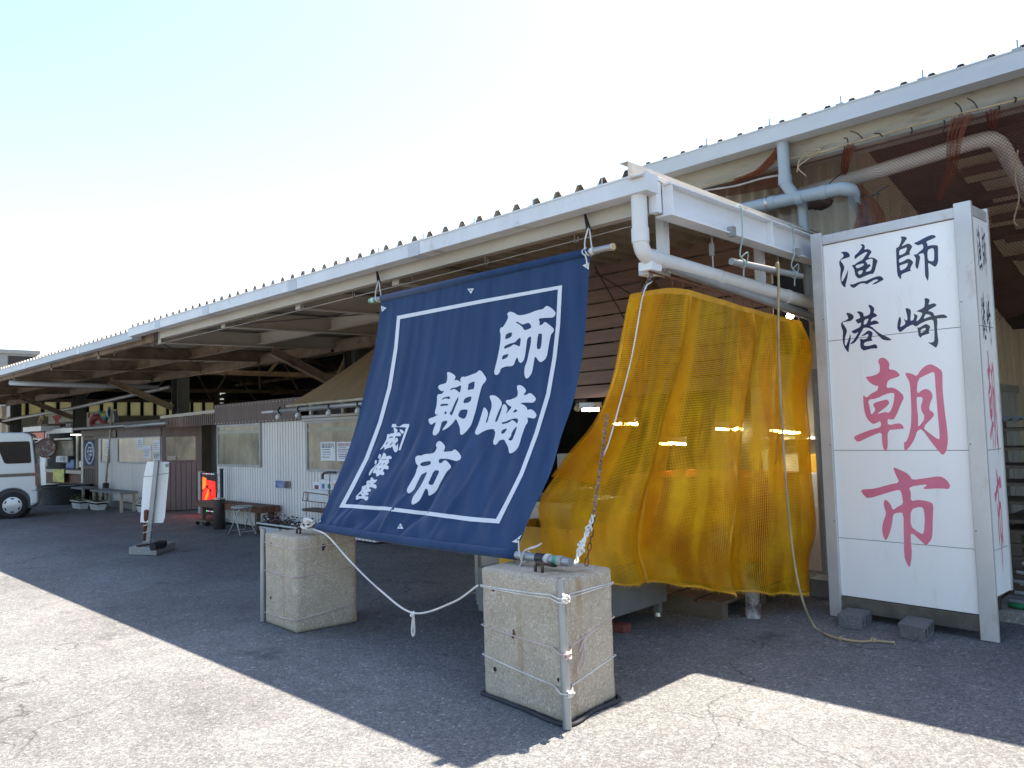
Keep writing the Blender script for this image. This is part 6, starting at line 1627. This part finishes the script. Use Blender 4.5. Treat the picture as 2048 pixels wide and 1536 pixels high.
for px_ in (563, 602, 664, 722, 775):
    f = (atY(px_, 815, Ya).x-L0_.x)/(L2_.x-L0_.x); p = L0_.lerp(L2_, f)
    sp_ = MB(); sp_.tube([p+V((-0.035, 0, 0.06)), p+V((-0.04, -0.035, 0)), p+V((0.0, -0.03, -0.05)), p+V((0.03, -0.03, -0.06))], 0.013, 6)
    cl2 = build('spotlight_clip', sp_, 'tape_black', lp_, True)
    build('spotlight_bulb', MB().lathe(p+V((0.02, -0.05, -0.05)), [(0.02, 0), (0.034, 0.03), (0.036, 0.06), (0.02, 0.085)], 12, (0.25, -0.5, -0.8)), 'planter_white', cl2, True)
    build('awning_hook', MB().tube([p+V((0.1, 0, 0.03)), p+V((0.1, -0.01, 0.09))], 0.010, 6), 'tape_black', lp_)
# ================================================================== VAN
VR = V((0.30, 0.954, 0)).normalized(); VN = V((VR.y, -VR.x, 0))       # towards its rear; out of the side we see
W0 = atZ(25, 1037)
def vp(l, z, d=0.0):
    l = l if l < 0.3 else 0.3+(l-0.3)*0.45
    return W0+VR*l+VN*(0.09-d)+V((0, 0, z))
van = thing('van', W0-VN*0.6, 'pale silver small van parked at the left edge with a brown side stripe', 'van')
wr = 0.275
def vprof(inset=0.0):
    P = [(-2.86, 0.30), (-2.90, 0.62), (-2.84, 0.92), (-2.40, 1.22), (-1.95, 1.66), (-1.7, 1.755), (-0.6, 1.80), (0.20, 1.785), (0.34, 1.745), (0.42, 1.66), (0.515, 1.20), (0.575, 0.86), (0.60, 0.62), (0.60, 0.28)]
    arch = lambda c: [(c+0.35*math.cos(a), 0.27+0.36*math.sin(a)) for a in [PI*i/14 for i in range(15)]]
    P += [(0.36, 0.24)]+[p for p in arch(0.0)]+[(-0.36, 0.24), (-1.82, 0.24)]+arch(-2.18)+[(-2.55, 0.24)]
    return P
m = MB().prism([vp(l, z, 0) for l, z in vprof()], -VN*1.42)
build('body', m, 'van_paint', van, bevel=0.045, seg=3)
build('underbody', MB().prism([vp(l, z, 0.05) for l, z in ((-2.7, 0.2), (0.5, 0.2), (0.5, 0.7), (-2.7, 0.7))], -VN*1.3), 'bumper_dark', van)
def vplate(pts, m, name, th=0.006, off=0.0, bev=0.0, par=None):
    return build(name, MB().prism([vp(l, z, -0.001-off) for l, z in pts], VN*th), m, par or van, bevel=bev)
def rnd(pts, r=0.05, k=4):
    out = []
    n = len(pts)
    for i in range(n):
        p = V((*pts[i], 0)); a = V((*pts[i-1], 0)); b = V((*pts[(i+1) % n], 0))
        p0 = p+(a-p).normalized()*r; p1 = p+(b-p).normalized()*r
        for j in range(k+1):
            t = j/k; q = p0*(1-t)**2+p*2*t*(1-t)+p1*t*t; out.append((q.x, q.y))
    return out
vplate(rnd([(-0.30, 1.60), (0.31, 1.60), (0.375, 1.14), (-0.14, 1.14)], 0.06), 'glass_dark', 'side_window')
vplate(rnd([(-1.30, 1.60), (-0.38, 1.60), (-0.22, 1.14), (-1.30, 1.14)], 0.05), 'glass_dark', 'side_window')
vplate(rnd([(-2.25, 1.24), (-1.95, 1.55), (-1.38, 1.6), (-1.38, 1.14), (-2.3, 1.14)], 0.05), 'glass_dark', 'side_window')
vplate([(-2.84, 0.865), (0.545, 0.865), (0.54, 0.93), (-2.80, 0.93)], 'van_stripe', 'side_stripe', 0.004)
vplate([(-2.82, 0.935), (0.54, 0.935), (0.538, 0.95), (-2.80, 0.95)], 'van_cladding', 'pin_stripe', 0.004)
vplate([(0.37, 0.55), (0.372, 0.56), (0.575, 0.56), (0.575, 0.55)], 'bumper_dark', 'bumper_gap', 0.003)
vplate(rnd([(0.525, 1.13), (0.572, 1.10), (0.612, 0.66), (0.545, 0.66)], 0.012, 3), 'tail_red', 'tail_light', 0.02, 0.0)
build('rear_bumper', MB().prism([vp(l, z, -0.012) for l, z in ((0.35, 0.26), (0.37, 0.55), (0.64, 0.55), (0.65, 0.30))], -VN*1.44), 'van_paint', van, bevel=0.03, seg=3)
build('rear_window', MB().prism([vp(0.445, 1.62, 0.14), vp(0.445, 1.62, 1.28), vp(0.55, 1.12, 1.30), vp(0.55, 1.12, 0.12)], VR*0.012+V((0, 0, 0.004))), 'glass_dark', van)
for c in (0.0, -2.18):
    wc = vp(c, wr, 0.03)
    wh_ = thing('wheel', (0, 0, 0), None, None); wh_.parent = van; wh_.matrix_parent_inverse = parent_inv(van)
    wh_.empty_display_size = 0.05
    ty = MB().lathe(wc, [(0.17, 0.005), (0.24, 0.012), (0.268, -0.005), (0.275, -0.03), (0.275, -0.13), (0.26, -0.15), (0.17, -0.15)], 36, VN)
    wobj = build('tyre', ty, 'rubber', van, True, auto=40)
    bpy.data.objects.remove(wh_)
    hb = MB().lathe(wc, [(0.178, 0.0), (0.172, 0.012), (0.12, 0.020), (0.05, 0.026), (0.0, 0.027)], 36, VN, cap=False)
    build('hubcap', hb, 'hubcap', wobj, True, auto=30)
    u_, w_ = VR, V((0, 0, 1))
    for i in range(6):
        a = PI/6+i*PI/3
        pts = [wc+VN*0.0185+(u_*math.cos(a+da)+w_*math.sin(a+da))*r for da, r in ((-0.25, 0.155), (0.25, 0.155), (0.16, 0.125), (-0.16, 0.125))]
        build('hubcap_slot', MB().prism(pts, VN*0.004), 'rubber', wobj)
    build('wheel_well', MB().lathe(vp(c, 0.29, 0.20), [(0.352, -0.0), (0.352, -0.02)], 28, VN), 'rubber', van)

# ================================================================== THINGS UNDER AND BEHIND THE NET
fd = thing('stainless_cabinet', (-4.6, 5.1, 0), 'stainless steel cabinet on thin legs under the lower right corner of the banner', 'cabinet')
build('cabinet_body', MB().box((-5.15, 4.78, 0.18), (-4.05, 5.4, 0.90)), 'stainless', fd, bevel=0.004)
build('cabinet_top', MB().box((-5.2, 4.74, 0.90), (-4.0, 5.45, 0.945)), 'stainless', fd, bevel=0.004)
for x in (-5.18, -4.07):
    for y in (4.76, 5.38):
        build('leg', MB().box((x, y, 0.03), (x+0.04, y+0.04, 0.9)), 'stainless', fd); build('foot', MB().lathe((x+0.02, y+0.02, 0.0), [(0.022, 0), (0.016, 0.03)], 10), 'stainless', fd)
build('rail', MB().box((-5.14, 4.765, 0.17), (-4.07, 4.785, 0.23)), 'stainless', fd)
build('latch', MB().box((-5.08, 4.765, 0.74), (-5.05, 4.78, 0.86)), 'steel_grey', fd)
sc2 = thing('weighing_scale', (-4.2, 4.95, 0.945), 'grey weighing scale on the stainless cabinet between banner and net', 'scale')
build('body', MB().box((-4.35, 4.85, 0.946), (-4.05, 5.1, 1.05)), 'tank_grey', sc2, bevel=0.02); build('column', MB().box((-4.24, 5.0, 1.05), (-4.16, 5.05, 1.25)), 'tank_grey', sc2); build('display', MB().box((-4.33, 4.95, 1.2), (-4.07, 5.03, 1.33)), 'white_bin', sc2, bevel=0.01)
tk = thing('fish_tank', (-4.1, 4.9, 0), 'low grey metal tank on short legs behind the nearest block, under the net hem', 'tank')
build('tank_body', MB().box((-4.6, 4.25, 0.115), (-3.60, 5.42, 0.46)), 'tank_grey', tk, bevel=0.006)
for x, y in ((-3.66, 5.36), (-3.66, 4.3), (-4.55, 5.36), (-4.55, 4.3)):
    build('leg', MB().box((x-0.02, y-0.02, 0.03), (x+0.03, y+0.03, 0.12)), 'tank_grey', tk); build('foot', MB().lathe((x+0.005, y+0.005, 0), [(0.03, 0), (0.026, 0.03)], 10), 'stainless', tk)
tag(build('brick', MB().box((-3.75, 4.75, 0.001), (-3.55, 4.85, 0.055)), 'brick_red', None, bevel=0.004), 'red brick on the asphalt under the grey tank', 'brick')
def crate(label, x0, x1, y0, y1, z0, z1, m, cat='crate', grp=None):
    t = thing('crate', ((x0+x1)/2, (y0+y1)/2, z0), label, cat, grp); w_ = 0.02
    mb = MB(); mb.box((x0, y0, z0), (x1, y1, z0+w_)); mb.box((x0, y0, z0+w_), (x1, y0+w_, z1)); mb.box((x0, y1-w_, z0+w_), (x1, y1, z1)); mb.box((x0, y0+w_, z0+w_), (x0+w_, y1-w_, z1)); mb.box((x1-w_, y0+w_, z0+w_), (x1, y1-w_, z1))
    build('crate_body', mb, m, t, bevel=0.004)
    rim = MB(); rim.box((x0-0.012, y0-0.012, z1-0.03), (x1+0.012, y0, z1)); rim.box((x1, y0-0.012, z1-0.03), (x1+0.012, y1+0.012, z1)); rim.box((x0-0.012, y0, z1-0.03), (x0, y1+0.012, z1)); rim.box((x0, y1, z1-0.03), (x1, y1+0.012, z1))
    build('crate_rim', rim, m, t)
    return t
crate('yellow plastic crate on the grey tank, left one seen through the net', -4.45, -3.72, 4.35, 4.85, 0.462, 0.80, 'yellow_bin', grp='crates behind the net')
crate('yellow plastic crate on the grey tank, right one seen through the net', -4.40, -3.70, 4.92, 5.38, 0.462, 0.86, 'yellow_bin', grp='crates behind the net')
crate('big orange fish bin on the pallet seen through the right half of the net', -4.4, -3.15, 6.0, 7.0, 0.16, 1.08, 'orange_bin', 'bin', grp='crates behind the net')
tag(build('carton', MB().obox((-3.52, 5.12, 0.415), (0.09, 0.12, 0.0), (-0.09, 0.07, 0), (0, 0, 0.04)), 'white_bin', None, bevel=0.003), 'small white carton with a blue label sticking out under the net hem', 'box')
pal = thing('pallet', (-3.9, 6.1, 0), 'grey wooden pallet on the asphalt behind the net, under the orange bin', 'pallet')
for i in range(6): build('deck_board', MB().box((-4.7+i*0.26, 5.55, 0.11), (-4.48+i*0.26, 7.0, 0.135)), 'pallet_wood', pal)
for y in (5.55, 6.2, 6.9): build('bearer', MB().box((-4.7, y, 0.0), (-3.18, y+0.09, 0.11)), 'pallet_wood', pal)
# stump prop under the net hem
sp_ = atZ(1507, 1234)
def stump(u, v):
    a = 2*PI*u; r = 0.066-0.012*math.sin(PI*min(1, v*1.2))+0.028*max(0, v-0.55)*2*(0.6+0.4*math.sin(3*a))
    r *= 1+0.14*noise.noise(V((math.cos(a)*2, math.sin(a)*2, v*5)))
    return sp_+V((r*math.cos(a), r*math.sin(a), 0.42*v))
tag(build('wood_stump', MB().grid(28, 20, stump), 'stump_bark', None, True), 'weathered pale wooden stump propping the ground below the net hem', 'stump')
# things leaning between net and sign
tag(build('leaning_board', MB().bar(V((-2.62, 6.72, 0.0)), V((-2.85, 6.95, 0.75)), 0.28, 0.02, up=(1, 1, 0)), 'white_bin', None), 'narrow white board leaning in the gap between net and sign', 'board')
tag(build('leaning_rod', MB().tube([(-2.40, 6.55, 0.0), (-2.75, 6.95, 0.95)], 0.012, 8), 'steel_grey', None, True), 'thin grey rod leaning in the gap between net and sign', 'rod')
tag(build('grey_box', MB().box((-3.0, 6.75, 0.0), (-2.55, 7.0, 0.16)), 'tank_grey', None, bevel=0.01), 'low grey box on the ground in the gap between net and sign', 'box')
# counter with white boxes and lit tubes in the shop behind the net
ctr = thing('shop_counter', (-4.1, 8.2, 0), 'pale counter with shelves inside the shop behind the net', 'counter')
build('counter_front', MB().box((-4.54, 7.9, 0.0), (-3.1, 8.5, 1.0)), 'white_bin', ctr, bevel=0.01); build('counter_shelf', MB().box((-4.54, 8.0, 1.35), (-3.1, 8.5, 1.38)), 'white_paint', ctr)
build('counter_back', MB().box((-4.54, 8.5, 0.0), (-3.05, 8.54, 2.3)), 'wall_tan', ctr)
for x in (-4.5, -3.15): build('counter_post', MB().box((x, 8.0, 1.0), (x+0.04, 8.04, 2.2)), 'white_paint', ctr)
rr = random.Random(11)
for i in range(6):
    x = -4.5+i*0.23; h = rr.uniform(0.12, 0.26)
    tag(build('foam_box', MB().box((x, 8.05, 1.001), (x+0.19, 8.35, 1.0+h)), ('white_paint', 'yellow_bin', 'white_bin')[i % 3], None, bevel=0.008), 'pale box in the row on the shop counter behind the net', 'box', 'boxes on the shop counter')
def tube_lamp(label, a, b, r=0.016):
    t = thing('tube_lamp', (V(a)+V(b))/2, label, 'lamp'); a, b = V(a), V(b); d_ = (b-a)
    build('housing', MB().bar(a+V((0, 0, 0.045)), b+V((0, 0, 0.045)), 0.09, 0.05), 'white_paint', t)
    build('tube', MB().tube([a, b], r, 10), 'tube_light', t, True)
    return t
tube_lamp('lit fluorescent tube high in the shop behind the right part of the net', atD(1432, 858, 7.9), atD(1485, 858, 7.75))
tube_lamp('lit fluorescent tube in the shop behind the middle of the net', atD(1318, 887, 8.0), atD(1372, 888, 7.9))
tube_lamp('lit fluorescent tube in the shop near the sign side of the net', atD(1540, 862, 8.1), atD(1600, 866, 7.9))
tube_lamp('lit fluorescent tube in the shop behind the left part of the net', atD(1225, 848, 8.0), atD(1275, 848, 7.9))
tube_lamp('lit tube lamp under the plank screen beside the banner', atD(1166, 820, 7.6), atD(1196, 819, 7.4), 0.014)
fl_ = thing('twin_floodlight', atY(1162, 812, 6.4), 'twin cream floodlight under the plank screen beside the banner edge', 'lamp')
p = atY(1162, 805, 6.4); build('mount', MB().box((p.x-0.06, 6.38, p.z-0.02), (p.x+0.07, 6.42, p.z+0.03)), 'dark_steel', fl_)
for dx in (-0.03, 0.045): build('lamp_head', MB().lathe(p+V((dx, -0.01, -0.02)), [(0.02, 0), (0.034, 0.03), (0.036, 0.06), (0.022, 0.075)], 12, (0, -0.4, -1)), 'leg_cream', fl_, True)
bl = atD(1580, 632, 6.55)
bu = thing('bulb_lamp', bl, 'small glowing bulb above the right end of the net', 'lamp')
build('bulb', MB().lathe(bl-V((0, 0, 0.03)), [(0.004, 0), (0.026, 0.014), (0.032, 0.03), (0.026, 0.048), (0.014, 0.06)], 14), 'bulb_light', bu, True)
build('socket', MB().tube([bl+V((0, 0, 0.032)), bl+V((0, 0, 0.09))], 0.014, 8), 'tape_black', bu)

# ================================================================== RIGHT EDGE
rk = thing('storage_rack', (-0.6, 7.6, 0), 'steel storage rack with plank shelves behind the sign at the right edge', 'rack')
Yk = 7.35
zsv = [atY(2030, y, Yk).z for y in (858, 897, 933, 968, 1005, 1042)]
for x in (-1.70, 0.9):
    for y in (Yk, Yk+0.5): build('post', MB().box((x, y, 0.09), (x+0.045, y+0.045, zsv[0]+0.06)), 'steel_grey', rk)
for z in zsv: build('shelf', MB().box((-1.66, Yk+0.01, z-0.018), (0.9, Yk+0.54, z+0.006)), 'pallet_wood', rk)
cv = MB(); cv.grid(160, 2, lambda u, v: (-1.72+2.7*u, Yk-0.05+0.65*v, zsv[0]+0.075+0.012*math.sin(2*PI*40*u)+0.02*v)); build('corrugated_cover', cv, 'wall_grey', rk, True)
for i in range(5):
    z = 0.092+i*0.105
    pl_ = thing('pallet', (-0.6, Yk+0.2, z), 'dark wooden pallet in the stack under the storage rack', 'pallet', 'stacked pallets'); pl_['label'] = ('bottom', 'second lowest', 'middle', 'second highest', 'topmost')[i]+' dark pallet of the stack under the storage rack'
    build('deck', MB().box((-1.62, Yk-0.02, z+0.07), (0.7, Yk+0.5, z+0.1)), 'pallet_wood', pl_)
    for x in (-1.6, -0.5, 0.55): build('bearer', MB().box((x, Yk-0.01, z), (x+0.1, Yk+0.49, z+0.07)), 'pallet_wood', pl_)
rr = random.Random(4)
for i in range(6):
    a = V((-1.52+0.02*i, 6.95, 0.12+0.035*i)); b = V((-0.2, 6.86+0.03*i, 0.10+0.045*((i*3) % 5)))
    tag(build('white_pole', MB().tube([a+V((0, 0, 0.12 if i % 2 else 0.0)), b], 0.015, 8), 'white_paint', None, True), 'white pole in the bundle lying behind the sign at the right edge', 'pole', 'bundle of white poles')
tag(build('green_hose', MB().tube(smooth_path([V((-1.5, 6.83, 0.115)), V((-1.1, 6.82, 0.112)), V((-0.6, 6.84, 0.112)), V((0.2, 6.86, 0.112))], 6), 0.02, 8), 'green_hose', None, True), 'green hose lying on the pavement edge behind the sign', 'hose')

# ================================================================== FAR LEFT BACKGROUND
NB1, NBZ = atX(80, 712, -70.5).y, atX(40, 700, -70.5).z
nbd = thing('neighbour_building', (-70, 12, 0), 'pale concrete building with a flat roof beyond the far end of the shed', 'building')
build('wall', MB().box((-95, -3.9, 0), (-70.6, NB1-0.15, NBZ-0.3)), 'slab_concrete', nbd); build('roof_edge', MB().box((-96, -4, NBZ-0.3), (-70.45, NB1, NBZ)), 'slab_concrete', nbd)
